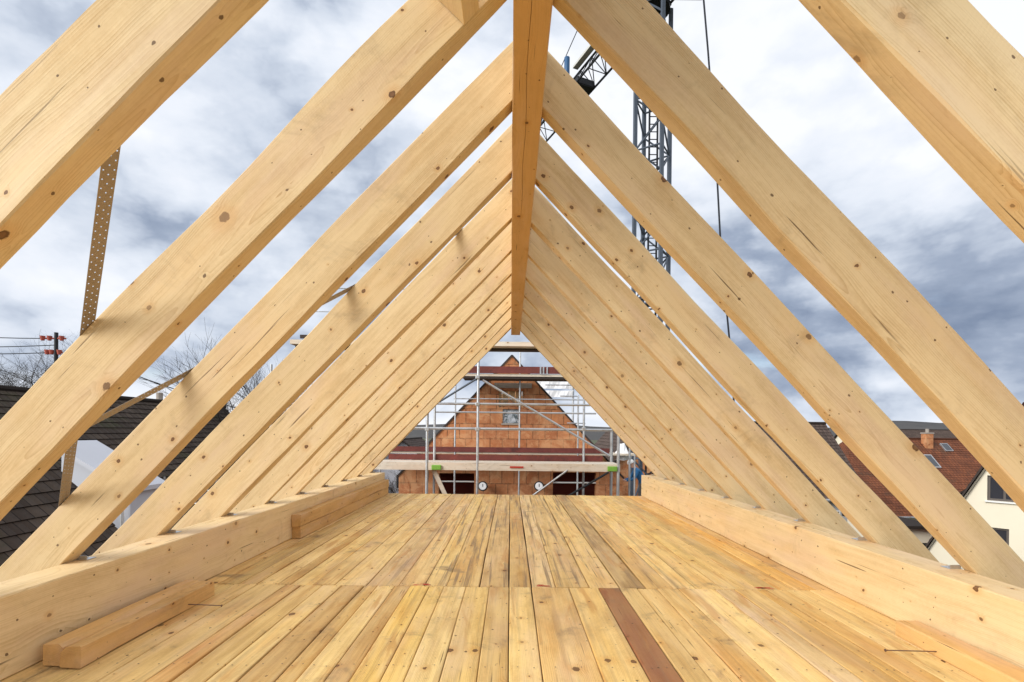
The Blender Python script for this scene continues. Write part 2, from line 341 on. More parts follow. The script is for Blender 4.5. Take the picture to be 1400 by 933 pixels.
gm, gt, gb = new_mat('window_glass', 0.08, 0.0, 0.8); gb.inputs['Base Color'].default_value = (0.03, 0.035, 0.045, 1); M['glass'] = gm


# ------------------------------------------------------------------ builders
def obj(name, bm, mat, parent=None, smooth=False, bevel=0.0):
    me = bpy.data.meshes.new(name)
    bmesh.ops.recalc_face_normals(bm, faces=bm.faces[:])
    bm.to_mesh(me); bm.free()
    o = bpy.data.objects.new(name, me); COL.objects.link(o)
    for mm in (mat if isinstance(mat, list) else [mat]): me.materials.append(mm)
    if smooth:
        for p in me.polygons: p.use_smooth = True
    if parent is not None:
        o.parent = parent
        o.matrix_parent_inverse = Matrix.Identity(4)
        base = parent.get('_base')
        # parents are never rotated while building: keep world coordinates
        wl = world_loc(parent)
        o.location = -wl
    if bevel:
        bv = o.modifiers.new('bevel', 'BEVEL'); bv.width = bevel; bv.segments = 2; bv.limit_method = 'ANGLE'
    return o


def world_loc(o):
    l = Vector((0, 0, 0))
    while o is not None:
        l = l + o.location; o = o.parent
    return l


def tag(o, label=None, cat=None, group=None, kind=None):
    if label: o['label'] = label
    if cat: o['category'] = cat
    if group: o['group'] = group
    if kind: o['kind'] = kind
    return o


def empty(name, loc, label, cat, group=None):
    o = bpy.data.objects.new(name, None); COL.objects.link(o); o.location = loc; o.empty_display_size = 0.2
    return tag(o, label, cat, group)


def box(bm, x0, x1, y0, y1, z0, z1):
    vs = [bm.verts.new((x, y, z)) for x in (x0, x1) for y in (y0, y1) for z in (z0, z1)]
    for f in ((0, 1, 3, 2), (4, 6, 7, 5), (0, 4, 5, 1), (2, 3, 7, 6), (0, 2, 6, 4), (1, 5, 7, 3)):
        bm.faces.new([vs[i] for i in f])
    return bm


def tube(bm, a, b, r, r2=None, n=8, cap=True):
    a = Vector(a); b = Vector(b); r2 = r if r2 is None else r2
    d = (b - a).normalized(); q = d.to_track_quat('Z', 'Y')
    ra, rb = [], []
    for i in range(n):
        c = Vector((math.cos(2 * math.pi * i / n), math.sin(2 * math.pi * i / n), 0))
        ra.append(bm.verts.new(a + q @ (c * r))); rb.append(bm.verts.new(b + q @ (c * r2)))
    for i in range(n):
        bm.faces.new((ra[i], ra[(i + 1) % n], rb[(i + 1) % n], rb[i]))
    if cap:
        bm.faces.new(ra[::-1]); bm.faces.new(rb)
    return bm


def bar(bm, a, b, w_, h_, up=(0, 0, 1)):
    """square bar from a to b"""
    a = Vector(a); b = Vector(b); d = (b - a).normalized(); s = d.cross(Vector(up)).normalized(); u = s.cross(d)
    vs = []
    for p in (a, b):
        for i, j in ((-1, -1), (1, -1), (1, 1), (-1, 1)):
            vs.append(bm.verts.new(p + s * (i * w_ / 2) + u * (j * h_ / 2)))
    for f in ((0, 1, 2, 3), (7, 6, 5, 4), (0, 4, 5, 1), (1, 5, 6, 2), (2, 6, 7, 3), (3, 7, 4, 0)):
        bm.faces.new([vs[i] for i in f])
    return bm


def prism(bm, pts, d):
    """polygon pts extruded by the vector d"""
    d = Vector(d)
    a = [bm.verts.new(Vector(p)) for p in pts]; b = [bm.verts.new(Vector(p) + d) for p in pts]
    n = len(a)
    bm.faces.new(a); bm.faces.new(b[::-1])
    for i in range(n): bm.faces.new((a[i], b[i], b[(i + 1) % n], a[(i + 1) % n]))
    return bm


def timber_bm(L, W, D, rng, seg=0.12, rough=0.0012, start=None, wane=0.0, ch=0.004, notch=None):
    """sawn timber: x along 0..L, y across -W/2..W/2, z 0..D, with slightly irregular arrises.
    start(z) gives the x of the first end (for plumb cuts)"""
    n = max(2, int(L / seg))
    bm = bmesh.new(); loops = []
    ph = [rng.uniform(0, 6.28) for _ in range(16)]
    wv = [rng.uniform(0.6, 1.6) for _ in range(16)]
    wc = rng.uniform(0.2, 0.8) * L; wl = rng.uniform(0.3, 0.9)
    wcorner = rng.choice([1, 2])
    for i in range(n + 1):
        t = i / n
        prof = []
        for k, (sy, sz) in enumerate(((-1, 0), (1, 0), (1, 1), (-1, 1))):
            x_ = t * L
            c = ch + 0.002 * math.sin(x_ * wv[k] * 5 + ph[k]) + rng.uniform(-.0006, .0012)
            if wane and k == wcorner + 1:
                c += wane * math.exp(-((x_ - wc) / wl) ** 2) * (1 + 0.15 * math.sin(x_ * 17))
            jy = rough * math.sin(x_ * wv[k + 4] * 3 + ph[k + 4]) + rng.uniform(-.0004, .0004)
            jz = rough * math.sin(x_ * wv[k + 8] * 3 + ph[k + 8]) + rng.uniform(-.0004, .0004)
            yb = sy * W / 2 + jy; zb = sz * D + jz
            iz = 1 if sz == 0 else -1
            if k in (0, 2):
                prof += [(yb, zb + iz * c), (yb - sy * c, zb)]
            else:
                prof += [(yb - sy * c, zb), (yb, zb + iz * c)]
            if k == 0 and notch:
                nd, nw = notch(x_)
                prof += [(-nw + .008 + .004 * math.sin(x_ * 7), 0 + jz), (.008 + .004 * math.sin(x_ * 7), nd + jz), (nw + .008 + .004 * math.sin(x_ * 7), 0 + jz)]
        lp = []
        for (yy, zz) in prof:
            x0 = start(zz) if start else 0.0
            lp.append(bm.verts.new((x0 + (L - x0) * t, yy, zz)))
        loops.append(lp)
    m_ = len(loops[0])
    for i in range(n):
        for j in range(m_):
            bm.faces.new((loops[i][j], loops[i][(j + 1) % m_], loops[i + 1][(j + 1) % m_], loops[i + 1][j]))
    bm.faces.new(loops[0][::-1]); bm.faces.new(loops[-1])
    return bm


def place(o, root, origin, xdir, ydir, zdir):
    m = Matrix((xdir, ydir, zdir)).transposed().to_4x4()
    m.translation = Vector(origin) - world_loc(root)
    o.matrix_basis = m
    return o


def at(px, py, Y):
    """the point at depth Y that the photograph shows at this pixel (used when laying out far things)"""
    a, b = px - 698.0, 590.0 - py
    a, b = a - b * ROLL, b + a * ROLL
    return Vector((a / 695.7 * Y, Y, CAM_Z + b / 695.7 * Y))


GROUND = -5.9

# ------------------------------------------------------------------ ground, hills
bm = bmesh.new(); box(bm, -1500, 1500, -800, 2500, GROUND - 0.5, GROUND)
g = obj('ground', bm, M['ground']); tag(g, kind='structure')
bm = bmesh.new()
rg = random.Random(3)
N = 90; prev = None
for i in range(N + 1):
    a = -1.75 + 3.5 * i / N
    rr = 700
    h = 10 + 6 * math.sin(a * 3.1 + 1.0) + 4 * math.sin(a * 9 + 2) + rg.uniform(-.8, .8) + (8 if a > 0.6 else 0)
    x, y = math.sin(a), math.cos(a)
    row = [bm.verts.new((x * (rr - 260), y * (rr - 260), GROUND - 1)), bm.verts.new((x * (rr - 90), y * (rr - 90), GROUND + h * 0.6 + rg.uniform(-.5, .5))),
           bm.verts.new((x * rr, y * rr, GROUND + h)), bm.verts.new((x * (rr + 250), y * (rr + 250), GROUND - 1))]
    if prev:
        for k in range(3): bm.faces.new((prev[k], row[k], row[k + 1], prev[k + 1]))
    prev = row
hl = obj('hills', bm, M['hill'], smooth=True); tag(hl, kind='structure')
# lane between the houses
bm = bmesh.new(); box(bm, 4.2, 7.2, -30, 19, GROUND + 0.004, GROUND + 0.008)
ln = obj('lane', bm, plain('asphalt', (0.06, 0.06, 0.06), 0.9, 0, 0.2, 3.0, 0.3)); tag(ln, kind='structure')

# ------------------------------------------------------------------ the timber floor of the attic
XC = 0.052                                   # centre line of the house
HALF_IN, HALF_OUT = 2.251, 2.469
APEX, SLOPE = 2.9555, 1.049
TH = math.atan(SLOPE); DEP = 0.227; THK = 0.09
Y_END = 8.925; Y_JOINT = 3.63
PLATE = 0.365

def px2x(p): return (p - 695.8) * Y_JOINT / 695.7
near = [262, 290, 320, 352, 391, 411, 441, 467, 498, 516, 540, 561, 587, 607, 637, 669, 696, 726, 778, 818, 847, 871, 898, 927, 977, 1004, 1034, 1048, 1074, 1106, 1152]
far = [262, 296, 324, 349, 379, 396, 427, 457, 500, 545, 580, 610, 655, 696, 727, 760, 806, 848, 884, 922, 953, 989, 1017, 1039, 1066, 1090, 1118, 1152]
tint_near = {391: (.84, .64, .50), 818: (.36, .17, .15), 847: (1.0, .95, .85), 898: (.92, .80, .62), 871: (.90, .80, .66), 927: (1.12, 1.12, 1.05), 977: (1.0, 1.02, 1.25), 1004: (.80, .70, .55),
             467: (.78, .68, .60), 441: (1.06, 1.05, .96), 498: (.90, .78, .60), 516: (1.10, 1.10, 1.02), 540: (.80, .68, .58), 561: (1.0, .92, .60), 587: (1.02, .96, .70), 607: (1.12, 1.14, 1.08),
             637: (1.08, 1.04, .86), 669: (.88, .80, .68), 696: (1.10, 1.06, .86), 726: (.94, .84, .72), 778: (.98, .90, .70), 411: (.98, .94, .85), 352: (1.05, 1.02, .95), 1034: (.85, .72, .5), 1048: (.92, .8, .6)}
tint_far = {500: (.78, .74, .84), 545: (.90, .82, .78), 655: (.80, .74, .74), 696: (.82, .70, .55), 727: (.84, .82, .90), 760: (.82, .76, .68), 848: (.48, .42, .40), 884: (.88, .78, .66), 806: (1.05, 1.0, .86),
            580: (1.06, 1.04, .90), 610: (.90, .80, .66), 922: (1.08, 1.06, .95), 953: (1.05, 1.0, .85), 1066: (.98, .80, .52), 1090: (1.0, .82, .5), 989: (1.04, 1.0, .80), 379: (.86, .76, .62)}
wide_gap_far = {349: .010, 696: .005, 727: .006, 806: .006, 848: .007, 884: .009, 655: .005, 500: .005, 953: .005, 989: .004}
wide_gap_near = {411: .012, 696: .0025, 467: .006, 441: .004, 498: .005, 977: .004, 1048: .004, 726: .004}

NAILS = []
bm = bmesh.new()
lay_r = bm.loops.layers.float_color.new('rnd'); lay_t = bm.loops.layers.float_color.new('tint'); SPECIAL = {(0, 818): .90, (1, 848): .6, (0, 977): .6, (1, 500): .5, (1, 727): .5}
rb = random.Random(11)

def lay_board(x0, x1, y0, y1, tint, g0, g1, dz, curve, flag=0.0):
    n = max(4, int((y1 - y0) / 0.16)); loops = []
    p0, p1, q0, q1 = [rb.uniform(0, 6.28) for _ in range(4)]
    cup = rb.uniform(-.0015, .002)
    for i in range(n + 1):
        t = i / n; y = y0 + (y1 - y0) * t
        def edge(p, q, g):
            return g * (0.5 + 0.6 * max(0, math.sin(y * 1.1 + p)) + 0.25 * math.sin(y * 3.9 + q)) + 0.0006
        a = x0 + edge(p0, q0, g0); c = x1 - edge(p1, q1, g1)
        bow = curve * math.sin(t * math.pi)
        a += bow; c += bow
        r_ = 0.005; zz = dz + 0.0014 * math.sin(y * .9 + p0)
        mid = (a + c) / 2
        prof = [(a, -0.036), (a, zz - r_), (a + r_ * .45, zz - r_ * .35), (a + r_ * 1.3, zz), (mid, zz + cup), (c - r_ * 1.3, zz), (c - r_ * .45, zz - r_ * .35), (c, zz - r_), (c, -0.036)]
        loops.append([bm.verts.new((px_, y, pz)) for px_, pz in prof])
    rc = (rb.random(), rb.random(), rb.random(), 1)
    tc = (*tint, flag); fs = []
    for i in range(n):
        for j in range(8): fs.append(bm.faces.new((loops[i][j], loops[i][j + 1], loops[i + 1][j + 1], loops[i + 1][j])))
    fs.append(bm.faces.new(loops[0])); fs.append(bm.faces.new(loops[-1][::-1]))
    for f in fs:
        for l in f.loops: l[lay_r] = rc; l[lay_t] = tc

for seq, tints, gaps, ya, yb in ((near, tint_near, wide_gap_near, -1.2, Y_JOINT - 0.004), (far, tint_far, wide_gap_far, Y_JOINT + 0.004, Y_END)):
    xs = [px2x(p) for p in seq]
    wob_ = [0] + [rb.uniform(-.010, .010) for _ in xs[1:-1]] + [0]
    for i in range(len(xs) - 1):
        k = seq[i]
        base = rb.uniform(.88, 1.07)
        tn = tints.get(k, (base, base * rb.uniform(.94, 1.0), base * rb.uniform(.82, 1.0)))
        lay_board(xs[i], xs[i + 1], ya, yb, tn, gaps.get(k, 0.0016), gaps.get(seq[i + 1], 0.0016), rb.uniform(-.0025, .0015), 0.0, SPECIAL.get(((1 if ya > 0 else 0), k), 0.0))
        for ye in ((Y_JOINT - .03, Y_JOINT - .62, Y_JOINT - 1.24) if ya < 0 else (Y_JOINT + .03, Y_JOINT + .64, Y_JOINT + 1.28, Y_JOINT + 1.92, Y_JOINT + 2.5)):
            for q in (.25, .75):
                NAILS.append((xs[i] + (xs[i + 1] - xs[i]) * (q + rb.uniform(-.06, .06)), ye + rb.uniform(-.012, .012)))
for nx_, ny_ in NAILS:
    f = bm.faces.new([bm.verts.new((nx_ + .0042 * math.cos(q * math.pi / 3), ny_ + .0042 * math.sin(q * math.pi / 3), .0042)) for q in range(6)])
    f.material_index = 1
    for l in f.loops: l[lay_r] = (0, 0, 0, 1); l[lay_t] = (1, 1, 1, 0)
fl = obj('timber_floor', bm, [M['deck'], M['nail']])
# board coordinates run along X in the wood material: turn the object, keep the geometry
rot = Matrix.Rotation(R(90), 4, 'Z')
fl.data.transform(rot.inverted()); fl.matrix_world = rot
tag(fl, kind='structure')
bm = bmesh.new(); box(bm, XC - HALF_OUT, XC + HALF_OUT, -1.2, Y_END - 0.02, -0.24, -0.038)
sl = obj('floor_slab', bm, M['dark']); tag(sl, kind='structure')

# saw marks in red crayon beside the board joint: thin pigment patches lying on the boards
mk = empty('crayon_mark', (0, Y_JOINT, 0), 'red crayon smudges along the cross joint of the deck boards', 'marking')
cray = plain('red_crayon', (0.55, 0.09, 0.05), 0.9, 0, 0.2, 60)
for px_, w_ in ((1048, .05), (575, .05), (745, .045)):
    bm = bmesh.new(); cx_ = px2x(px_)
    for k in range(9):
        xx = cx_ + rb.uniform(-w_, w_); yy = Y_JOINT + rb.uniform(.012, .05)
        l_ = rb.uniform(.008, .026); h_ = rb.uniform(.002, .006)
        box(bm, xx - l_, xx + l_, yy - h_, yy + h_, .0026, .0032)
    obj('smudge', bm, cray, mk)

# building below the attic floor
uw = empty('lower_storey', (XC, 4, GROUND), 'block walls of the storeys under the attic floor', 'building')
bm = bmesh.new(); box(bm, XC - 2.44, XC + 2.44, -1.15, Y_END - 0.05, GROUND, -0.242)
obj('wall', bm, M['block'], uw)

# ------------------------------------------------------------------ the roof frame
roof = empty('roof_frame', (XC, 4.5, 0.0), 'pale new spruce roof frame of steep paired rafters under a ridge beam', 'roof frame')
rr = random.Random(5)
# wall plates
for s in (-1, 1):
    tb = timber_bm(Y_END + 0.4, HALF_OUT - HALF_IN, PLATE, rr, ch=0.005)
    o = obj('wall_plate', tb, M['plate'], roof)
    xm = XC + s * (HALF_IN + HALF_OUT) / 2
    place(o, roof, (xm, -0.4, 0.004), (0, 1, 0), (-1, 0, 0), (0, 0, 1))
# ridge beam, a long drying check along its underside
def notch(x_):
    yw = x_ + 0.35
    a = max(0.0, min(1.0, (4.25 - yw) / 0.5))
    return (0.012 * a, 0.0009 * a + 0.0002)
BX, BW = 0.071, 0.158
tb = timber_bm(8.95 - 0.35, BW, 0.36, rr, ch=0.004, notch=notch)
o = obj('ridge_beam', tb, M['ridge'], roof)
place(o, roof, (BX, 0.35, 2.8035), (0, 1, 0), (-1, 0, 0), (0, 0, 1))

FOOT = (HALF_OUT) / math.cos(TH)
LEN = FOOT + 0.75
Y0 = 1.2375; SP = 0.75
cT, sT = math.cos(TH), math.sin(TH)
for k in range(11):
    yf = Y0 + SP * k
    for s in (-1, 1):
        side_x = (BX - BW / 2) if s < 0 else (BX + BW / 2)
        d0 = abs(side_x - XC) + 0.001
        st = lambda zz, d0=d0: (d0 - zz * sT) / cT
        wn = 0.02 if (k, s) in ((0, -1), (1, -1), (1, 1)) else (0.008 if rr.random() < .4 else 0)
        tb = timber_bm(LEN, THK, DEP, rr, start=st, wane=wn, ch=0.0035, rough=0.0042 if k < 2 else 0.003)
        o = obj('rafter', tb, M['rafter'], roof)
        dd = Vector((s * cT, 0, -sT)); up = Vector((s * sT, 0, cT)); yv = up.cross(dd)
        place(o, roof, (XC, yf + THK / 2 + rr.uniform(-.004, .004), APEX + rr.uniform(-.003, .003)), dd, yv, up)
        # angle bracket at the foot, screwed to the plate behind the rafter
        fx = XC + s * 2.44; yb_ = yf + THK
        bm = bmesh.new()
        box(bm, fx - 0.045 if s > 0 else fx - 0.030, fx + 0.030 if s > 0 else fx + 0.045, yb_ + 0.001, yb_ + 0.062, PLATE + 0.005, PLATE + 0.008)
        box(bm, fx - 0.040 if s > 0 else fx - 0.02, fx + 0.02 if s > 0 else fx + 0.040, yb_ + 0.001, yb_ + 0.004, PLATE + 0.008, PLATE + 0.028)
        for q in (-.02, .012):
            tube(bm, (fx + q, yb_ + .035, PLATE + .008), (fx + q, yb_ + .035, PLATE + .015), .007, n=8)
        obj('angle_bracket', bm, M['bracket'], roof)
# blocking piece between the first two left rafters, near the ridge
d_b = 0.2486
a0 = d_b / cT
tb = timber_bm(Y0 + SP - (Y0 + THK) - 0.002, 0.087, 0.20, rr, ch=0.003)
o = obj('blocking', tb, M['plate'], roof)
dd = Vector((-cT, 0, -sT)); up = Vector((-sT, 0, cT))
place(o, roof, Vector((XC, Y0 + THK + 0.001, APEX)) + dd * (a0 - 0.0435) + up * 0.001, (0, 1, 0), -dd, up)

# perforated wind-brace straps on the outside of the left slope
def outer(xd, Y, off=0.003):
    """point on the outer plane of the left slope, xd = distance from the centre line"""
    return Vector((XC - xd, Y, APEX + DEP / cT - SLOPE * xd)) + Vector((-sT, 0, cT)) * off
def strap(p0, p1, wid=0.05):
    nrm = Vector((-sT, 0, cT)); d = (p1 - p0); L = d.length; d.normalize(); sd_ = nrm.cross(d).normalized()
    cell = wid / 3; n = int(L / cell); bm = bmesh.new(); th = nrm * 0.0015
    for i in range(n):
        for j in range(3):
            o_ = p0 + d * (cell * i) + sd_ * (cell * (j - 1.5))
            c4 = [o_, o_ + d * cell, o_ + d * cell + sd_ * cell, o_ + sd_ * cell]
            cen = o_ + d * cell / 2 + sd_ * cell / 2
            if (i + j) % 2 == 0:
                h = cell * 0.155
                i4 = [cen - d * h - sd_ * h, cen + d * h - sd_ * h, cen + d * h + sd_ * h, cen - d * h + sd_ * h]
                A = [bm.verts.new(p) for p in c4]; B = [bm.verts.new(p) for p in i4]
                for q in range(4): bm.faces.new((A[q], A[(q + 1) % 4], B[(q + 1) % 4], B[q]))
            else:
                bm.faces.new([bm.verts.new(p) for p in c4])
    bmesh.ops.remove_doubles(bm, verts=bm.verts[:], dist=0.0004)
    o = obj('wind_brace_strap', bm, M['strap'], roof)
    so = o.modifiers.new('thickness', 'SOLIDIFY'); so.thickness = 0.0016
    return o
u_ = 0.001078
def sx_(v): return XC - v * u_
st1 = lambda Y: (1123 + (Y / 0.75 - 2.05) * 687) * u_ + XC
st2 = lambda Y: (1890 - (Y / 0.75 - 3.21) * 603) * u_ + XC
strap(outer(st1(0.55), 0.55, 0.0035), outer(st1(2.85), 2.85, 0.0035))
strap(outer(st2(2.12), 2.12, 0.006), outer(st2(4.55), 4.55, 0.006))

# ------------------------------------------------------------------ loose timbers and nails on the floor
def loose(name, L, W, D, loc, label, wane=0.0, seed=1, stacked=False):
    r_ = random.Random(seed)
    tb = timber_bm(L, W, D, r_, ch=0.004, rough=0.003, wane=wane, seg=0.06)
    o = obj(name, tb, M['loose'])
    m = Matrix(((0, 1, 0), (-1, 0, 0), (0, 0, 1))).transposed().to_4x4(); m.translation = loc
    o.matrix_world = m
    return tag(o, label, 'timber', 'loose timbers lying on the deck')
h_ = 0.098
loose('loose_timber', 1.03, 0.094, h_, Vector((-1.993 * 1.078 + .047 - .003, 2.35, .004)), 'square timber offcut by the left front edge, pressed against the wall plate', .02, 21)
loose('loose_timber', 1.04, 0.10, h_, Vector((-1.993 * 1.078 + .047 + .099, 2.33, .004)), 'square timber offcut at the front left with a nail stuck in its side', .028, 22)
loose('loose_timber', 3.70, 0.085, 0.12, Vector((-2.1525, 5.14, .004)), 'long batten against the left wall plate further back, the lower of two', 0.0, 23)
loose('loose_timber', 3.72, 0.092, 0.122, Vector((-2.149, 5.12, .1285)), 'long batten against the left wall plate further back, lying on top of another', 0.01, 24)
loose('loose_timber', 1.62, 0.13, 0.078, Vector((2.210, 1.20, .004)), 'flat timber offcut along the right wall plate in the front corner', 0.006, 25)
for a, b_, lab in (((-1.75, 3.10, .030), (-1.957 , 3.10, .036), 'long dull nail sticking sideways out of the front left timber'),
                  ((1.889, 2.547, .034), (2.160, 2.547, .030), 'long dull nail sticking sideways out of the front right timber')):
    bm = bmesh.new()
    A = Vector(a); B = Vector(b_); dn = (B - A).normalized()
    tube(bm, A, B, .0030, .0030, 8)
    tube(bm, A - dn * .003, A, .0075, .0075, 10)
    n_ = obj('nail', bm, M['nail'], smooth=False); tag(n_, lab, 'nail', 'nails in the loose timbers')

# ------------------------------------------------------------------ block gable house under construction
def gable_cells(bm, xb, top, holes, y0, th, zb, axis='x'):
    """wall in the xz plane with rectangular holes; xb sorted breakpoints, top(x) height"""
    xs = sorted(set(xb + [h[0] for h in holes] + [h[1] for h in holes]))
    for a, b_ in zip(xs[:-1], xs[1:]):
        mid = (a + b_) / 2
        hs = sorted([(h[2], h[3]) for h in holes if h[0] <= mid <= h[1]])
        z = zb; spans = []
        for h0, h1 in hs: spans.append((z, h0, False)); z = h1
        spans.append((z, None, True))
        for z0, z1, last in spans:
            if last: pts = [(a, z0), (b_, z0), (b_, top(b_)), (a, top(a))]
            else: pts = [(a, z0), (b_, z0), (b_, z1), (a, z1)]
            if min(p[1] for p in pts[2:]) - z0 < -1e-6: continue
            if axis == 'x': prism(bm, [(p[0], y0, p[1]) for p in pts], (0, th, 0))
            else: prism(bm, [(y0, p[0], p[1]) for p in pts], (th, 0, 0))
    return bm

YH = 15.0
ap = at(700, 487, YH); HX, HZ = ap.x, ap.z
brick = empty('gable_house', (HX, YH, GROUND), 'orange clay block gable wall of an unfinished twin house behind the scaffold', 'building')
HW = 3.30; HS = 1.075; EAVE = HZ - HW * HS
op = at(682, 534, YH); oq = at(716, 557.5, YH)
lo = at(687.5, 557, YH); lq = at(709, 579, YH)
dl = [at(600, 647, YH), at(648, 690, YH)]; dr = [at(756, 646, YH), at(815, 690, YH)]
holes = [(op.x, oq.x, oq.z, op.z), (dl[0].x, dl[1].x, dl[1].z - .3, dl[0].z), (dr[0].x, dr[1].x, dr[1].z - .3, dr[0].z), (lo.x, lq.x, lq.z, lo.z - 0.06)]
bm = bmesh.new()
gable_cells(bm, [HX - HW, HX, HX + HW], lambda x: HZ - abs(x - HX) * HS, holes, YH, 0.30, GROUND)
obj('wall', bm, M['block'], brick)
for s in (-1, 1):
    bm = bmesh.new()
    x0, x1 = sorted((HX + s * HW, HX + s * (HW - 0.3)))
    box(bm, x0, x1, YH + .302, YH + 9, GROUND, EAVE)
    obj('wall', bm, M['block'], brick)
    bm = bmesh.new()       # dark capping along the rake, following the slope
    bar(bm, (HX + s * (HW + .04), YH + .14, EAVE - .03), (HX, YH + .14, HZ + .02), 0.05, 0.34, (0, 1, 0))
    for v in bm.verts: pass
    obj('rake_capping', bm, M['dark'], brick)
bm = bmesh.new(); gable_cells(bm, [HX - HW, HX, HX + HW], lambda x: HZ - abs(x - HX) * HS, [], YH + 9, 0.3, GROUND)
obj('wall', bm, M['block'], brick)
bm = bmesh.new(); box(bm, HX - HW + .31, HX + HW - .31, YH + .31, YH + 8.9, -0.08, 0.10); obj('floor_slab', bm, M['concrete'], brick)
bm = bmesh.new(); box(bm, HX - HW + .31, HX + HW - .31, YH + 1.0, YH + 1.15, GROUND, -0.082); obj('inner_wall', bm, M['inside'], brick)
# lintel ledge over the upper opening
bm = bmesh.new(); p = at(676, 524, YH); q = at(727, 529, YH); box(bm, p.x, q.x, YH - .07, YH - .002, q.z - .05, p.z); obj('lintel', bm, M['concrete'], brick)
# timber seen through the upper opening
bm = bmesh.new()
for i in range(5):
    xx = op.x - .1 + i * 0.2
    box(bm, xx, xx + .185, YH + .31, YH + .36, oq.z - .15, op.z + .3)
obj('inner_boarding', bm, M['plate'], brick)
bm = bmesh.new(); m_ = (op.x + oq.x) / 2 - .03
prism(bm, [(m_ - .24, YH + .17, oq.z + .002), (m_ + .24, YH + .17, oq.z + .002), (m_, YH + .17, oq.z + .25)], (0, .10, 0))
obj('inner_gable', bm, M['block'], brick)
# small lower window: pale film with dark crumple in a frame
bm = bmesh.new()
box(bm, lo.x, lq.x, YH + .05, YH + .07, lq.z, lo.z - .06)
mfilm, tf, bf = new_mat('crumpled_film', 0.25, 0.0, 0.6)
Pf = tf.new('ShaderNodeTexCoord').outputs['Object']
tf.put(bf.inputs['Base Color'], tf.ramp(tf.noise(Pf, 9, 4, 0.6, 0.8), [(0.40, (0.06, 0.09, 0.10)), (0.55, (0.40, 0.45, 0.50)), (0.7, (0.62, 0.68, 0.75))]))
obj('window_film', bm, mfilm, brick)
bm = bmesh.new(); box(bm, lo.x - .04, lq.x + .04, YH - .03, YH - .002, lq.z - .05, lq.z); obj('window_sill', bm, M['concrete'], brick)
# white rails across the two lower openings
for a_, b_ in (dl, dr):
    bm = bmesh.new(); zz = at(625, 659, YH).z; tube(bm, (a_.x, YH + .1, zz), (b_.x, YH + .1, zz), .022); obj('guard_rail', bm, M['white_frame'], brick)
# two round white flood lamps on the wall
for px_, side in ((660, 'left'), (737, 'right')):
    c = at(px_, 665, 14.6)
    t_ = empty('site_lamp', (c.x, 14.6, c.z), 'round white wall lamp between the lower openings, the %s one of the pair' % side, 'lamp', 'round lamps on the block wall')
    bm = bmesh.new(); tube(bm, (c.x, 14.62, c.z), (c.x, 14.78, c.z), .145, .10, 20); obj('housing', bm, M['floodcap'], t_)
    bm = bmesh.new(); tube(bm, (c.x, 14.57, c.z), (c.x, 14.618, c.z), .10, .11, 20); obj('lens', bm, M['white'], t_)
    bm = bmesh.new(); tube(bm, (c.x, 14.78, c.z), (c.x, 15.0, c.z), .03, .03, 8); obj('arm', bm, M['galv'], t_)
    bm = bmesh.new(); box(bm, c.x - .008, c.x + .008, 14.562, 14.569, c.z - .01, c.z + .07); obj('latch', bm, M['floodcap'], t_)

# ------------------------------------------------------------------ scaffolds
TR = 0.024
def tube_part(name, a, b, parent, mat='galv', r=TR):
    bm = bmesh.new(); tube(bm, a, b, r, None, 8); return obj(name, bm, M[mat], parent, smooth=False)

YN = 10.1; YN2 = 10.85
sc1 = empty('scaffold', (0, YN, GROUND), 'galvanised tube scaffold nearest the deck, with a pale plank walkway and dark red toe boards', 'scaffold', 'tube scaffolds')
def zat(py, Y, px=698): return at(px, py, Y).z
def xat(px, Y, py=600): return at(px, py, Y).x
zw = zat(633.5, YN); zt = zat(470, YN)
top_std = zat(395, YN)
for px_, Y, z1, r in ((584, YN, zat(564, YN), .030), (370, YN, zat(502, YN), .024), (653, YN, zat(489, YN), .026), (845.5, YN, top_std, .030), (594, YN2, zat(556, YN2), .026), (798, YN2, top_std + .3, .024), (836, YN2, zat(588, YN2), .030), (861, YN2 + .3, zat(600, YN2), .022)):
    if px_ == 370: tube_part('standard', (xat(px_, Y), Y, GROUND), (xat(px_, Y), Y, z1), sc1, r=r); continue
    tube_part('standard', (xat(px_, Y), Y, GROUND), (xat(px_, Y), Y, z1), sc1, r=r)
for py, x0, x1, Y, r in ((553, 596, 815, YN, .024), (587, 560, 845, YN, .026), (397, 430, 640, YN, .012), (429, 420, 660, YN, .010), (553.5 + 11, 596, 815, YN2, .018)):
    tube_part('ledger', (xat(x0, Y, py), Y, zat(py, Y)), (xat(x1, Y, py), Y, zat(py, Y)), sc1, r=r)
def plank(y0, y1, x0, x1, z, mat='plank', th=.05, name='walkway'):
    bm = bmesh.new(); n = 3; w_ = (y1 - y0) / n
    for i in range(n): box(bm, x0, x1, y0 + i * w_ + .004, y0 + (i + 1) * w_ - .004, z - th, z)
    return obj(name, bm, M[mat], sc1)
x0, x1 = xat(505, YN), xat(848, YN)
plank(YN - .02, YN2 + .02, x0, x1, zw, th=.15)
bm = bmesh.new(); box(bm, x0 + .2, xat(834, YN), YN2 + .03, YN2 + .06, zw + .005, zat(622.5, YN2 + .03)); o = obj('toe_board', bm, M['redboard'], sc1)
bm = bmesh.new(); box(bm, xat(395, YN), xat(760, YN), YN, YN2, zat(473.5, YN), zat(467.5, YN)); obj('walkway', bm, M['plank'], sc1)
bm = bmesh.new(); box(bm, xat(395, YN), xat(770, YN), YN + .25, YN2 - .25, zat(476, YN), zat(473.8, YN)); obj('walkway_beam', bm, M['dark'], sc1)
bm = bmesh.new(); box(bm, xat(400, YN), xat(470, YN), YN + .3, YN + .34, zat(462, YN), zat(457, YN)); obj('toe_board', bm, M['dark'], sc1)
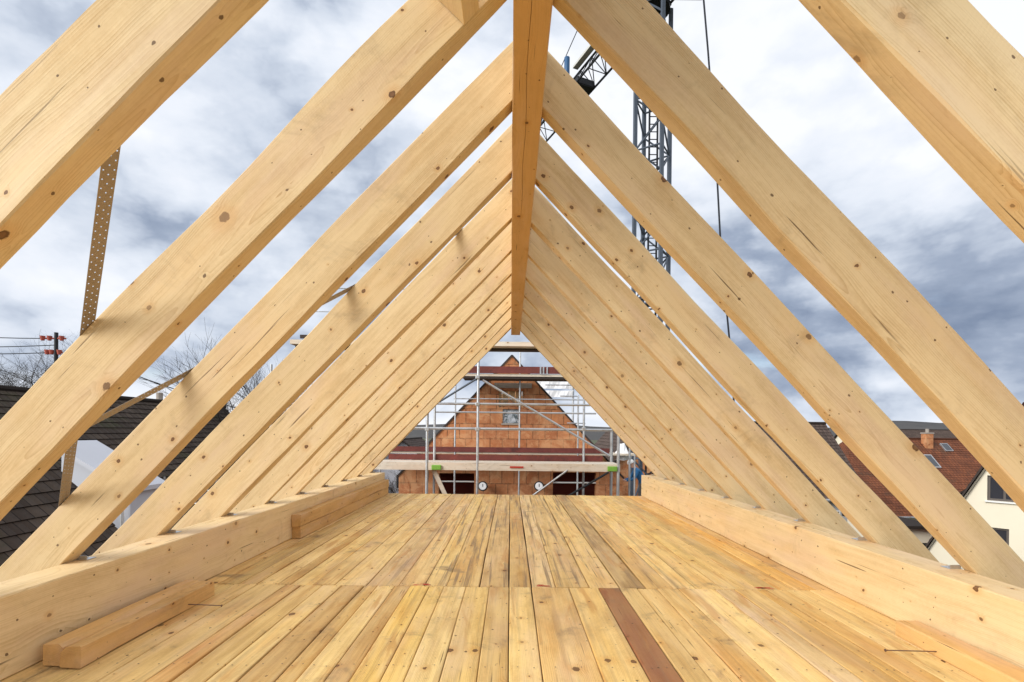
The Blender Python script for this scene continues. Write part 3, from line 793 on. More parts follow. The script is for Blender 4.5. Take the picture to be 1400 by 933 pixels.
# diagonals
for (p, q, Y, r, mt) in (((660, 520), (834, 624), YN, .022, 'galv'), ((600, 550), (652, 518), YN, .020, 'crane'), ((728, 678), (776, 643), YN, .020, 'galv'), ((776, 679), (832, 646), YN, .022, 'crane_dark')):
    A, B = at(p[0], p[1], Y), at(q[0], q[1], Y - .01)
    tube_part('brace', A, B, sc1, mt, r)
bm = bmesh.new(); bar(bm, at(593, 643, YN + .1), at(615, 690, YN + .1), .085, .03, (0, 1, 0)); obj('brace', bm, M['plank'], sc1)
for px_, py in ((597, 639), (837.5, 641)):
    c = at(px_, py, YN - .03); wd_ = .10
    bm = bmesh.new(); box(bm, c.x - wd_, c.x + wd_ * .9, c.y - .03, c.y + .01, c.z - .055, c.z + .045); obj('coupler', bm, M['green'], sc1, bevel=.012)
for px_, py in ((653, 553), (653, 587), (584, 587), (846, 587), (798, 587), (653, 516)):
    c = at(px_, py, YN - .01); bm = bmesh.new(); box(bm, c.x - .04, c.x + .04, c.y - .035, c.y + .03, c.z - .035, c.z + .035); obj('clamp', bm, M['galv'], sc1, bevel=.01)
c = at(706, 639, YN - .03); bm = bmesh.new(); box(bm, c.x - .13, c.x + .14, c.y - .004, c.y + .002, c.z - .018, c.z + .018); obj('red_sticker', bm, M['red'], sc1)

YS = 14.1
sc2 = empty('scaffold', (HX, YS, GROUND), 'galvanised tube scaffold hugging the clay block gable, with a high red toe board', 'scaffold', 'tube scaffolds')
for px_, Y, ztop in ((790, YS, zat(540, YS)), (622, YS, zat(526, YS)), (710, YS + .5, zat(474, YS + .5)), (520, YS, zat(600, YS)), (868, YS, zat(615, YS))):
    bm = bmesh.new(); tube(bm, (xat(px_, Y), Y, GROUND), (xat(px_, Y), Y, ztop), .024); obj('standard', bm, M['galv'], sc2)
for py, a_, b_ in ((546, 620, 800), (553, 622, 660), (578, 775, 800), (541, 765, 790), (526, 745, 800)):
    bm = bmesh.new(); tube(bm, (xat(a_, YS), YS, zat(py, YS)), (xat(b_, YS), YS, zat(py, YS)), .016); obj('ledger', bm, M['galv'], sc2)
bm = bmesh.new(); box(bm, xat(608, YS), xat(790, YS), YS, YS + .7, zat(515, YS), zat(511.5, YS)); obj('walkway', bm, M['plank'], sc2)
bm = bmesh.new(); box(bm, xat(612, YS), xat(792, YS), YS - .03, YS - .005, zat(511, YS), zat(501.5, YS)); obj('toe_board', bm, M['redboard'], sc2)
bm = bmesh.new(); box(bm, xat(632, YS), xat(792, YS), YS + .02, YS + .66, zat(518, YS), zat(515.2, YS)); obj('walkway_beam', bm, M['dark'], sc2)
bm = bmesh.new(); box(bm, xat(500, YS), xat(833, YS), YS - .03, YS - .002, zat(618.8, YS), zat(612, YS)); obj('toe_board', bm, M['redboard'], sc2)
bm = bmesh.new(); box(bm, xat(500, YS), xat(872, YS), YS, YS + .74, zat(621.5, YS), zat(619, YS)); obj('walkway', bm, M['plank'], sc2)
for i, px_ in enumerate((739, 743, 748)):
    c = at(px_, 507, YS - .04); bm = bmesh.new(); box(bm, c.x - .02, c.x + .02, c.y - .02, c.y, c.z - .09, c.z + .1); obj('clamp', bm, M['galv'], sc2)
# side walkway beside the gable house where the worker stands
bm = bmesh.new(); zp = zat(697, 17.2); box(bm, HX + HW + .3, HX + HW + 2.0, 16.0, 18.6, zp - .06, zp); obj('walkway', bm, M['plank'], sc2)
for xx in (HX + HW + .35, HX + HW + 1.9):
    for yy in (16.1, 18.5):
        bm = bmesh.new(); tube(bm, (xx, yy, GROUND), (xx, yy, zp + .1), .024); obj('standard', bm, M['galv'], sc2)

# white sheeting fixed behind the right rake
sh = empty('sheeting', (0, 17, GROUND), 'white translucent sheeting on a far frame right of the block gable', 'sheeting')
bm = bmesh.new()
for (pa, pb, py0, py1) in ((700, 783, 520, 532), (700, 783, 533.5, 543.5)):
    a_, b_ = at(pa, py0, 24.6), at(pb, py1, 24.6)
    n = 16; pr = None
    for i in range(n + 1):
        x = a_.x + (b_.x - a_.x) * i / n; yo = .04 * math.sin(i * 1.3)
        r_ = [bm.verts.new((x, 24.6 + yo, b_.z)), bm.verts.new((x, 24.6 - yo * .5, a_.z)), bm.verts.new((x, 24.64 - yo * .5, a_.z)), bm.verts.new((x, 24.64 + yo, b_.z))]
        if pr:
            for k in range(4): bm.faces.new((pr[k], pr[(k + 1) % 4], r_[(k + 1) % 4], r_[k]))
        else: bm.faces.new(r_)
        pr = r_
    bm.faces.new(pr)
obj('sheet', bm, M['white'], sh)
for px_ in (702, 783):
    x = xat(px_, 24.7); bm = bmesh.new(); tube(bm, (x, 24.72, GROUND), (x, 24.72, zat(518, 24.7)), .05); obj('post', bm, M['galv'], sh)

# bulk bag on the walkway
c = at(851, 629, YS + .4)
bm = bmesh.new()
rbg = random.Random(4); rows = []
prof = [(0, .22), (.12, .25), (.22, .20), (.33, .11), (.46, .05)]
for h, r_ in prof:
    rows.append([bm.verts.new((c.x + (r_ + rbg.uniform(-.03, .03)) * math.cos(a * math.pi / 6), YS + .4 + (r_ + rbg.uniform(-.03, .03)) * math.sin(a * math.pi / 6), c.z + h + rbg.uniform(-.02, .02))) for a in range(12)])
for a_, b_ in zip(rows[:-1], rows[1:]):
    for i in range(12): bm.faces.new((a_[i], a_[(i + 1) % 12], b_[(i + 1) % 12], b_[i]))
bm.faces.new(rows[0][::-1]); bm.faces.new(rows[-1])
o = obj('rubble_bag', bm, M['white']); tag(o, 'white tied bag on the scaffold walkway right of the block gable', 'bag')

# ------------------------------------------------------------------ worker in blue
def person(loc):
    # joints of a man bending forward to the left, hands together
    J = {'pel': (0, 0, .93), 'sp1': (-.05, 0, 1.08), 'sp2': (-.14, 0, 1.24), 'ch': (-.24, 0, 1.38), 'nk': (-.32, 0, 1.47), 'hd': (-.38, 0, 1.55), 'ht': (-.43, 0, 1.66),
         'hl': (0, .10, .90), 'kl': (-.06, .13, .50), 'al': (.02, .13, .09), 'tl': (-.15, .14, .04),
         'hr': (0, -.10, .90), 'kr': (-.03, -.14, .50), 'ar': (.10, -.15, .09), 'tr': (-.07, -.16, .04),
         'sl': (-.24, .19, 1.36), 'el': (-.36, .24, 1.10), 'wl': (-.58, .14, 1.03), 'fl': (-.67, .11, 1.02),
         'sr': (-.24, -.19, 1.36), 'er': (-.36, -.24, 1.10), 'wr': (-.58, -.14, 1.03), 'fr': (-.67, -.11, 1.02)}
    rad = {'pel': .15, 'sp1': .14, 'sp2': .15, 'ch': .15, 'nk': .065, 'hd': .095, 'ht': .075, 'hl': .10, 'kl': .068, 'al': .048, 'tl': .04, 'hr': .10, 'kr': .068, 'ar': .048, 'tr': .04,
           'sl': .068, 'el': .05, 'wl': .036, 'fl': .03, 'sr': .068, 'er': .05, 'wr': .036, 'fr': .03}
    E = [('pel', 'sp1'), ('sp1', 'sp2'), ('sp2', 'ch'), ('ch', 'nk'), ('nk', 'hd'), ('hd', 'ht'), ('pel', 'hl'), ('hl', 'kl'), ('kl', 'al'), ('al', 'tl'), ('pel', 'hr'), ('hr', 'kr'), ('kr', 'ar'), ('ar', 'tr'),
         ('ch', 'sl'), ('sl', 'el'), ('el', 'wl'), ('wl', 'fl'), ('ch', 'sr'), ('sr', 'er'), ('er', 'wr'), ('wr', 'fr')]
    ks = list(J); me = bpy.data.meshes.new('person')
    me.from_pydata([J[k] for k in ks], [(ks.index(a), ks.index(b)) for a, b in E], [])
    o = bpy.data.objects.new('person', me); COL.objects.link(o)
    sk = o.modifiers.new('skin', 'SKIN'); sv = me.skin_vertices[0].data
    for i, k in enumerate(ks): sv[i].radius = (rad[k], rad[k])
    sv[0].use_root = True
    o.modifiers.new('sub', 'SUBSURF').levels = 2
    o.modifiers['sub'].render_levels = 2
    dg = bpy.context.evaluated_depsgraph_get(); dg.update()
    me2 = bpy.data.meshes.new_from_object(o.evaluated_get(dg)); me2.name = 'person'
    o.modifiers.clear(); o.data = me2; me2.materials.clear()
    for k in ('denim', 'trousers', 'skin', 'floodcap'): me2.materials.append(M[k])
    for p in me2.polygons:
        c = p.center; p.use_smooth = True
        if c.x < -.60 and c.z < 1.2: p.material_index = 2
        elif c.z > 1.46 and c.x < -.27: p.material_index = 2
        elif c.z < .10: p.material_index = 3
        elif c.z < .93: p.material_index = 1
        else: p.material_index = 0
    o.location = loc
    tag(o, 'worker in blue jacket and grey trousers bending forward beyond the right end of the deck', 'person')
    bm = bmesh.new(); bmesh.ops.create_uvsphere(bm, u_segments=16, v_segments=8, radius=.125)
    for v in bm.verts:
        if v.co.z < 0: v.co.z *= .15
        v.co.x -= 0.0
    h = bpy.data.objects.new('helmet', bpy.data.meshes.new('helmet')); bm.to_mesh(h.data); bm.free(); h.data.materials.append(M['helmet']); COL.objects.link(h)
    h.parent = o; h.location = (-.42, 0, 1.62); h.rotation_euler = (0, R(-25), 0)
    return o
wp = at(879, 678, 17.2)
person(Vector((wp.x, 17.2, zp + .002)))

# ------------------------------------------------------------------ crane
CX, CY = 5.46, 20.0
crane = empty('tower_crane', (CX, CY, GROUND), 'dark blue-grey lattice tower crane rising behind the right rafters', 'crane')
TOP = 17.9
cs = [(.72, .155), (-.155, .72), (-.72, -.155), (.155, -.72)]
bm = bmesh.new()
for c in cs: bar(bm, (CX + c[0], CY + c[1], GROUND), (CX + c[0], CY + c[1], TOP), .13, .13, (1, .2, 0))
z = GROUND; i = 0
while z < TOP - 1:
    for k in range(4):
        a_, b_ = cs[k], cs[(k + 1) % 4]
        if (i + k) % 2: a_, b_ = b_, a_
        tube(bm, (CX + a_[0], CY + a_[1], z), (CX + b_[0], CY + b_[1], z + 1.0), .035, n=6)
        tube(bm, (CX + b_[0], CY + b_[1], z + 1.0), (CX + a_[0], CY + a_[1], z + 2.0), .035, n=6) if k % 2 == 0 and i % 2 == 0 else None
        if i % 2 == 0: tube(bm, (CX + a_[0], CY + a_[1], z), (CX + b_[0], CY + b_[1], z), .035, n=6)
    z += 1.0; i += 1
obj('mast', bm, M['crane'], crane)
bm = bmesh.new()    # climbing ladder and cable duct inside the mast
for q in (-.2, .12): tube(bm, (CX + .1 + q, CY + .1, GROUND), (CX + .1 + q, CY + .1, TOP), .04, n=6)
z = GROUND
while z < TOP: tube(bm, (CX - .1, CY + .1, z), (CX + .22, CY + .1, z), .02, n=5); z += .3
obj('ladder', bm, M['crane_dark'], crane)
for z0 in (1.3 + 5.0, 1.3 + 8.3, 15.2):
    bm = bmesh.new()
    for k in range(4):
        a_, b_ = cs[k], cs[(k + 1) % 4]
        bar(bm, (CX + a_[0], CY + a_[1], z0), (CX + b_[0], CY + b_[1], z0), .16, .10)
    obj('mast_collar', bm, M['crane_dark'], crane)
bm = bmesh.new(); tube(bm, (CX, CY, TOP - .25), (CX, CY, TOP), .62, .62, 20); obj('slewing_ring', bm, M['crane_dark'], crane)
bm = bmesh.new(); box(bm, CX + .6, CX + 1.9, CY - 1.4, CY - .1, TOP + .1, TOP + 2.0); obj('cab', bm, M['crane_white'], crane, bevel=.08)
jd = Vector((-.436, 1, 0)).normalized(); js = Vector((1, .436, 0)).normalized()
def lattice(bm, p0, L, wid, hgt, step, d):
    chords = [-js * wid / 2, js * wid / 2, Vector((0, 0, hgt))]
    for c in chords: tube(bm, p0 + c, p0 + d * L + c, .055, n=6)
    n = int(L / step)
    for i in range(n):
        a_ = p0 + d * step * i; b_ = p0 + d * step * (i + .5); c_ = p0 + d * step * (i + 1)
        for c in chords[:2]:
            tube(bm, a_ + c, b_ + chords[2], .025, n=5); tube(bm, b_ + chords[2], c_ + c, .025, n=5)
        tube(bm, a_ + chords[0], c_ + chords[1], .022, n=5); tube(bm, a_ + chords[0], a_ + chords[1], .022, n=5)
bm = bmesh.new(); lattice(bm, Vector((CX, CY, TOP)), 10.8, 1.0, 1.0, 1.0, jd); obj('jib', bm, M['crane_dark'], crane)
bm = bmesh.new(); lattice(bm, Vector((CX, CY, TOP)), 7.5, 1.0, .8, 1.2, -jd); obj('counter_jib', bm, M['crane_dark'], crane)
bm = bmesh.new(); p = Vector((CX, CY, TOP)) - jd * 6.6; bar(bm, p + Vector((0, 0, -1.0)), p + Vector((0, 0, .8)), 1.2, 1.4, (1, 0, 0)); obj('counterweight', bm, M['concrete'], crane)
bm = bmesh.new(); apx = Vector((CX, CY, TOP + 6))
for c in cs: tube(bm, (CX + c[0] * .7, CY + c[1] * .7, TOP), apx, .06, n=6)
obj('tower_head', bm, M['crane_dark'], crane)
for e in (10.6, -7.0):
    bm = bmesh.new(); tube(bm, apx, Vector((CX, CY, TOP + 1.0)) + jd * e, .022, n=5); obj('tie_bar', bm, M['cable'], crane)
tp = Vector((CX, CY, TOP)) + jd * 5.6
bm = bmesh.new(); bar(bm, tp + jd * -.6 + Vector((0, 0, .12)), tp + jd * .6 + Vector((0, 0, .12)), .9, .35); bar(bm, tp + jd * 1.2 + Vector((0, 0, .5)), tp + jd * 1.0 + Vector((0, 0, 1.0)), .6, .5)
obj('trolley', bm, M['crane_dark'], crane)
bm = bmesh.new(); q = at(775, 103, 25.9); tube(bm, q, q + Vector((0, 0, .88)), .14, .14, 14); obj('hoist_motor', bm, M['crane_blue'], crane)
bm = bmesh.new(); a_ = Vector((CX, CY, TOP + 1.12)) + jd * 3.2 - js * .25; bar(bm, a_, a_ + jd * 2.4, .28, .12); obj('walk_grating', bm, M['crane_white'], crane)

# hanging rope in front of the crane
rope_pts = [(957, -60), (962, 0), (968, 70), (974, 150), (980, 235), (985, 330), (992, 410), (998, 472), (1004, 560), (1010, 700)]
bm = bmesh.new(); P_ = [at(a_, b_, 12.0 + i * .05) for i, (a_, b_) in enumerate(rope_pts)]
for a_, b_ in zip(P_[:-1], P_[1:]): tube(bm, a_, b_, .022, n=6, cap=False)
o = obj('rope', bm, M['cable']); tag(o, 'black rope hanging slightly slanted across the sky right of the crane mast', 'rope')

# ------------------------------------------------------------------ houses around
def roof_slope(bm, p00, p10, p01, p11, course=0.25, lift=0.03):
    """stepped tile courses. p00,p10 = eave ends, p01,p11 = ridge ends"""
    uvl = bm.loops.layers.uv.verify()
    p00, p10, p01, p11 = map(Vector, (p00, p10, p01, p11))
    nrm = (p10 - p00).cross(p01 - p00).normalized()
    if nrm.z < 0: nrm = -nrm
    L = (p01 - p00).length; n = max(2, int(L / course)); Wd = (p10 - p00).length
    for i in range(n):
        t0, t1 = i / n, (i + 1) / n
        a = p00.lerp(p01, t0); b = p10.lerp(p11, t0); c = p10.lerp(p11, t1); d = p00.lerp(p01, t1)
        lo_ = nrm * lift
        v = [bm.verts.new(q) for q in (a + lo_, b + lo_, c + nrm * .004, d + nrm * .004)]
        f = bm.faces.new(v)
        if f.normal.dot(nrm) < 0: pass
        wa = (a - p00 - (p01 - p00) * t0).length
        off = (a - p00).dot((p10 - p00).normalized())
        U = [off, off + (b - a).length, (d - p00).dot((p10 - p00).normalized()) + (c - d).length, (d - p00).dot((p10 - p00).normalized())]
        V = [i * .33 + .01, i * .33 + .01, i * .33 + .32, i * .33 + .32]
        for l, uu, vv in zip(f.loops, U, V): l[uvl].uv = (uu, vv)
        g_ = bm.faces.new((bm.verts.new(a), bm.verts.new(b), bm.verts.new(b + lo_), bm.verts.new(a + lo_)))
        for l in g_.loops: l[uvl].uv = (off, i * .33)
    # underside
    f = bm.faces.new([bm.verts.new(q - nrm * .12) for q in (p00, p01, p11, p10)])
    for l in f.loops: l[uvl].uv = (0, 0)


def obj_nr(name, bm, mat, parent):
    me = bpy.data.meshes.new(name); bm.to_mesh(me); bm.free()
    o = bpy.data.objects.new(name, me); COL.objects.link(o); me.materials.append(mat); o.parent = parent; o.location = -world_loc(parent)
    return o


def house(name, label, xr, hw, y0, y1, z_eave, z_ridge, wall, tile, axis='y', over=.35, hip=0.0, windows=(), chim=None, gable_th=.3, zb=GROUND, frame='white_frame', cat='house', vf=None, rake='dark'):
    """gabled house. axis 'y': ridge runs along y at x=xr, half width hw; axis 'x': swapped.
    windows: (face, u, z, w, h): face 'f' gable end at y0, 'l'/'r' the long walls"""
    def T(u, v_, z): return (u, v_, z) if axis == 'y' else (v_, u, z)
    ctr = T(xr, (y0 + y1) / 2, zb)
    h = empty(name, ctr, label, cat, 'houses round the building site')
    sl = (z_ridge - z_eave) / hw
    # gable walls and long walls
    for yy in (y0, y1 - gable_th):
        bm = bmesh.new()
        hol = [(xr + u - w_ / 2, xr + u + w_ / 2, z - h_ / 2, z + h_ / 2) for (f, u, z, w_, h_) in windows if f == 'f'] if yy == y0 else []
        top = (lambda x: z_ridge - .14 - abs(x - xr) * sl) if not hip else (lambda x: z_eave)
        gable_cells(bm, [xr - hw, xr, xr + hw], top, hol, yy, gable_th, zb, 'x' if axis == 'y' else 'y')
        obj('wall', bm, wall, h)
    for s in (-1, 1):
        bm = bmesh.new()
        a, b_ = sorted((xr + s * hw, xr + s * (hw - gable_th)))
        pa = T(a, y0 + gable_th + .002, zb); pb = T(b_, y1 - gable_th - .002, z_eave - .14)
        box(bm, min(pa[0], pb[0]), max(pa[0], pb[0]), min(pa[1], pb[1]), max(pa[1], pb[1]), pa[2], pb[2])
        obj('wall', bm, wall, h)
    rf = None
    bm = bmesh.new()
    e = over * sl
    for s in (-1, 1):
        roof_slope(bm, T(xr + s * (hw + over), y0 - over, z_eave - e), T(xr + s * (hw + over), y1 + over, z_eave - e), T(xr, y0 - over + hip, z_ridge), T(xr, y1 + over - hip, z_ridge))
    if hip:
        for yy, yr in ((y0 - over, y0 - over + hip), (y1 + over, y1 + over - hip)):
            roof_slope(bm, T(xr - hw - over, yy, z_eave - e), T(xr + hw + over, yy, z_eave - e), T(xr - .02, yr, z_ridge), T(xr + .02, yr, z_ridge))
    tube(bm, T(xr, y0 - over + hip, z_ridge + .01), T(xr, y1 + over - hip, z_ridge + .01), .10, n=8)
    rf = obj_nr('roof', bm, tile, h)
    if not hip:
        for s in (-1, 1):      # barge boards
            bm = bmesh.new()
            bar(bm, T(xr + s * (hw + over), y0 - over - .02, z_eave - e - .04), T(xr, y0 - over - .02, z_ridge - .04), .05, .20, (0, 1, 0) if axis == 'y' else (1, 0, 0))
            obj('barge_board', bm, M[rake], h)
    for s in (-1, 1):          # gutters
        bm = bmesh.new()
        tube(bm, T(xr + s * (hw + over + .05), y0 - over, z_eave - e - .04), T(xr + s * (hw + over + .05), y1 + over, z_eave - e - .04), .07, n=8)
        obj('gutter', bm, M['galv'], h)
    if chim:
        u, v_, hh = chim
        c = T(xr + u, v_, 0); zc_ = z_ridge - abs(u) * sl
        bm = bmesh.new(); box(bm, c[0] - .3, c[0] + .3, c[1] - .25, c[1] + .25, zc_ - .6, zc_ + hh); ch = obj('chimney', bm, M['block'], rf)
        bm = bmesh.new(); box(bm, c[0] - .34, c[0] + .34, c[1] - .29, c[1] + .29, zc_ + hh, zc_ + hh + .1); tube(bm, (c[0], c[1], zc_ + hh + .1), (c[0], c[1], zc_ + hh + .4), .12, n=10); o = obj('chimney_cap', bm, M['concrete'], rf)
    for (f, u, z, w_, h_) in windows:
        bm = bmesh.new(); fw = .07
        def wbox(bmm, a0, a1, z0, z1, d0, d1):
            if f == 'f': A, B = T(xr + a0, y0 + d0, z0), T(xr + a1, y0 + d1, z1)
            else:
                s = -1 if f == 'l' else 1
                xx = xr + s * hw
                A, B = T(xx - s * d0, a0, z0), T(xx - s * d1, a1, z1)
            box(bmm, min(A[0], B[0]), max(A[0], B[0]), min(A[1], B[1]), max(A[1], B[1]), z0, z1)
        d0, d1 = (.08, .14) if f == 'f' else (-.05, -.002)
        g0, g1 = (.10, .12) if f == 'f' else (-.03, -.004)
        a0, a1, z0, z1 = u - w_ / 2, u + w_ / 2, z - h_ / 2, z + h_ / 2
        wbox(bm, a0, a0 + fw, z0, z1, d0, d1); wbox(bm, a1 - fw, a1, z0, z1, d0, d1)
        wbox(bm, a0 + fw, a1 - fw, z0, z0 + fw, d0, d1); wbox(bm, a0 + fw, a1 - fw, z1 - fw, z1, d0, d1)
        wbox(bm, u - .03, u + .03, z0 + fw, z1 - fw, d0, d1)
        wn_ = obj('window', bm, M[frame], h)
        bm = bmesh.new(); wbox(bm, a0 + fw, u - .03, z0 + fw, z1 - fw, g0, g1); wbox(bm, u + .03, a1 - fw, z0 + fw, z1 - fw, g0, g1); obj('pane', bm, M['glass'], wn_)
        bm = bmesh.new(); wbox(bm, a0 - .05, a1 + .05, z0 - .05, z0 - .002, -.08, -.003 if f != 'f' else .13); obj('sill', bm, M['white_frame'], wn_)
        if f == 'f':
            bm = bmesh.new(); wbox(bm, a0 + fw, a0 + fw + (w_ - 2 * fw) * .3, z0 + fw, z1 - fw, .16, .18); obj('curtain', bm, M['white'], wn_)
    return h

# left: near dark roof, long dark roof behind it
house('dark_roofed_house', 'low house with weathered dark tiles just left of the building, nearest on the left', -9.0, 3.3, 2.0, 9.6, 1.11 - .66 - 3.3, 1.11 - .66, M['grey_render'], M['tile_dark'], over=.35)
house('long_roofed_house', 'long house with a large dark tiled roof left, bare tree behind its ridge', -14.0, 4.6, 10.5, 24.5, 1.11 + 1.02 - 4.4, 1.11 + 1.02, M['white_render'], M['tile_dark'], chim=(-.5, 21.0, .5),
      windows=(('r', 12.5, -3.2, 1.1, 1.2), ('r', 15.5, -3.2, 1.1, 1.2)))
# pale flat-roofed annex between them
an = empty('pale_annex', (-8.6, 12.6, GROUND), 'pale blue-white annex with a sloping metal roof between the two dark roofs left', 'house', 'houses round the building site')
bm = bmesh.new(); prism(bm, [(-9.7, 11, GROUND), (-8.2, 11, GROUND), (-8.2, 11, -.23), (-9.7, 11, .64)], (0, .9, 0)); obj('wall', bm, M['white_render'], an)
bm = bmesh.new(); box(bm, -9.35, -8.75, 10.96, 10.998, -1.3, -.45); wn0 = obj('window', bm, M['white_frame'], an)
bm = bmesh.new(); box(bm, -9.29, -8.81, 10.94, 10.958, -1.24, -.51); obj('pane', bm, M['glass'], wn0)
bm = bmesh.new(); tube(bm, (-8.3, 10.9, GROUND), (-8.3, 10.9, .45), .035); obj('downpipe', bm, M['white_frame'], an)
bm = bmesh.new(); prism(bm, [(-9.8, 10.8, .70), (-8.1, 10.8, -.286), (-8.1, 10.8, -.186), (-9.8, 10.8, .80)], (0, 1.25, 0)); obj('roof', bm, M['white_render'], an)
# white block with balconies and scaffold beyond
house('white_gabled_house', 'white house with dark windows and scaffold tubes seen low between the left rafters', -11.0, 2.9, 17.0, 23.0, -1.15, -.5, M['white_render'], M['tile_dark'], axis='y', windows=(('r', 18.3, -2.9, 1.0, 1.1), ('r', 20.6, -2.9, 1.0, 1.1), ('f', -1.5, -1.62, .8, .6), ('f', -.1, -1.55, .8, .7), ('f', 1.5, -1.7, .8, .7)), frame='brown_frame')
sc3 = empty('scaffold', (-7.4, 15, GROUND), 'tube scaffold standing before the white house low on the left', 'scaffold', 'tube scaffolds')
sc3.location = (-10.5, 15.8, GROUND)
for xx in (-13.0, -12.0, -11.0, -10.0, -9.0):
    for yy in (15.6, 16.2):
        bm = bmesh.new(); tube(bm, (xx, yy, GROUND), (xx, yy, -.45), .030, n=6); obj('standard', bm, M['galv'], sc3)
for zz in (-2.6, -1.7, -1.2, -.8):
    bm = bmesh.new(); tube(bm, (-13.1, 15.57, zz), (-8.9, 15.57, zz), .022, n=6); obj('ledger', bm, M['galv'], sc3)
for zz in (-3.9, -2.2):
    bm = bmesh.new(); box(bm, -13.1, -8.9, 15.63, 16.17, zz - .05, zz); obj('walkway', bm, M['plank'], sc3)
bm = bmesh.new(); tube(bm, (-12.9, 15.55, -2.15), (-11.1, 15.55, -.8), .024, n=6); obj('brace', bm, M['green'], sc3)
house('red_walled_house', 'dark roofed house with a red wall far left beyond the white one', -17.0, 3.6, 33, 42, -1.4, 1.35, M['red'], M['tile_brown'], chim=(.5, 36, .6), windows=(('f', 0, -2.2, 1.2, 1.2), ('r', 35, -2.4, 1.2, 1.2)))
house('far_cottage', 'small pale cottage with brown roof in the distance left of the block gable', -9.5, 3.5, 45, 54, -2.6, .3, M['white_render'], M['tile_brown'], windows=(('f', 0, -3.5, 1.2, 1.2),))
# right: dark brown roof, ridge across the view
house('brown_roofed_house', 'house with a broad dark brown tiled roof just beyond the right rafters', 30.0, 3.65, 9.0, 18.2, -2.2 + .35, 1.75, M['grey_render'], M['tile_brown'], axis='x', over=.35, windows=(('l', 12, -3.4, 1.2, 1.2), ('l', 16.5, -3.4, 1.2, 1.2)))
hf = house('orange_roofed_house', 'house with a wide orange-brown tiled roof, brick chimney and roof window at the right', 42.0, 5.5, 25.0, 45.0, 1.11 - 5.4, 1.11 - .28, M['cream'], M['tile_orange'], axis='x', over=.4, hip=3.2, chim=(-.6, 33.9, 1.0))
# roof windows of the orange roof
for px_, py, w_ in ((1270, 632, 1.0), (1293, 613, .6)):
    sl = 5.12 / 5.5
    # find the point on the front slope z = zr - (42-y)*sl along this line of sight
    a_ = at(px_, py, 1.0) - Vector((0, 0, CAM_Z)); zr = 1.11 - .28
    Yq = (zr - 42 * sl - CAM_Z) / (a_.z - sl)
    c = Vector((a_.x * Yq, Yq, CAM_Z + a_.z * Yq)); d = Vector((0, 1, sl)).normalized(); nn = Vector((0, -sl, 1)).normalized()
    bm = bmesh.new(); bar(bm, c - d * w_ * .7 + nn * .08, c + d * w_ * .7 + nn * .08, w_, .12, nn); rw = obj('roof_window', bm, M['galv'], hf)
    bm = bmesh.new(); bar(bm, c - d * w_ * .6 + nn * .15, c + d * w_ * .6 + nn * .15, w_ * .8, .015, nn); obj('pane', bm, M['glass'], rw)
# cream gable house far right
PHI = R(50)
cg = house('cream_gabled_house', 'tall cream rendered gable house with two windows at the right edge', 16.92, 3.0, 16.70, 22.7, -3.84, 2.16, M['cream'], M['tile_redbrown'], over=.12, gable_th=.3,
      windows=(('f', -.50, 1.11 - 1.76, .85, .85), ('f', -.95, 1.11 - 3.62, 1.15, 1.05), ('f', .9, 1.11 - 1.76, .8, .85), ('f', 1.0, 1.11 - 3.62, 1.1, 1.05)), frame='brown_frame')
cg.location = (16.92 + 3.0 * math.sin(PHI), 16.70 + 3.0 * math.cos(PHI), GROUND); cg.rotation_euler = (0, 0, -PHI)
ex = empty('cream_annex', (16, 21, GROUND), 'low cream annex with a small window beside the cream gable house', 'house', 'houses round the building site')
bm = bmesh.new(); gable_cells(bm, [14.6, 16.3], lambda x: at(1258, 722, 19.5).z, [(15.65, 16.1, -3.6, -3.0)], 19.5, .3, GROUND); box(bm, 14.6, 16.3, 19.81, 22, GROUND, at(1258, 722, 19.5).z); obj('wall', bm, M['cream'], ex)
bm = bmesh.new(); box(bm, 14.5, 16.4, 19.2, 22.2, at(1258, 722, 19.5).z + .002, at(1258, 722, 19.5).z + .12); obj('roof', bm, M['tile_brown'], ex)
bm = bmesh.new(); box(bm, 15.65, 16.1, 19.6, 19.64, -3.6, -3.0); obj('pane', bm, M['glass'], ex)
wg = house('white_gabled_house', 'small white gable behind the orange roof, touching the cream house', 30.6, 2.4, 31.0, 36.0, -2.55, -.35, M['white_render'], M['tile_brown'], over=.3)
wg.location = (30.6 + 2.5 * math.sin(PHI), 31.0 + 2.5 * math.cos(PHI), GROUND); wg.rotation_euler = (0, 0, -PHI)
# behind the block gable
house('brick_gabled_house', 'house with a dark roof close behind the right side of the block gable', 6.9, 2.6, 27.0, 36.0, -1.7, 1.25, M['block'], M['tile_brown'], over=.3)
house('far_brown_house', 'distant brown roofed house behind the ridge on the right', 75.0, 5.0, 30, 46, -2.5, 1.6, M['cream'], M['tile_redbrown'], axis='x', chim=(0, 35, .8))
house('far_dark_house', 'distant dark roofed house on the horizon at the right', 95.0, 5.0, 62, 84, -2.0, 2.2, M['cream'], M['tile_brown'], axis='x', chim=(0, 70, .8))

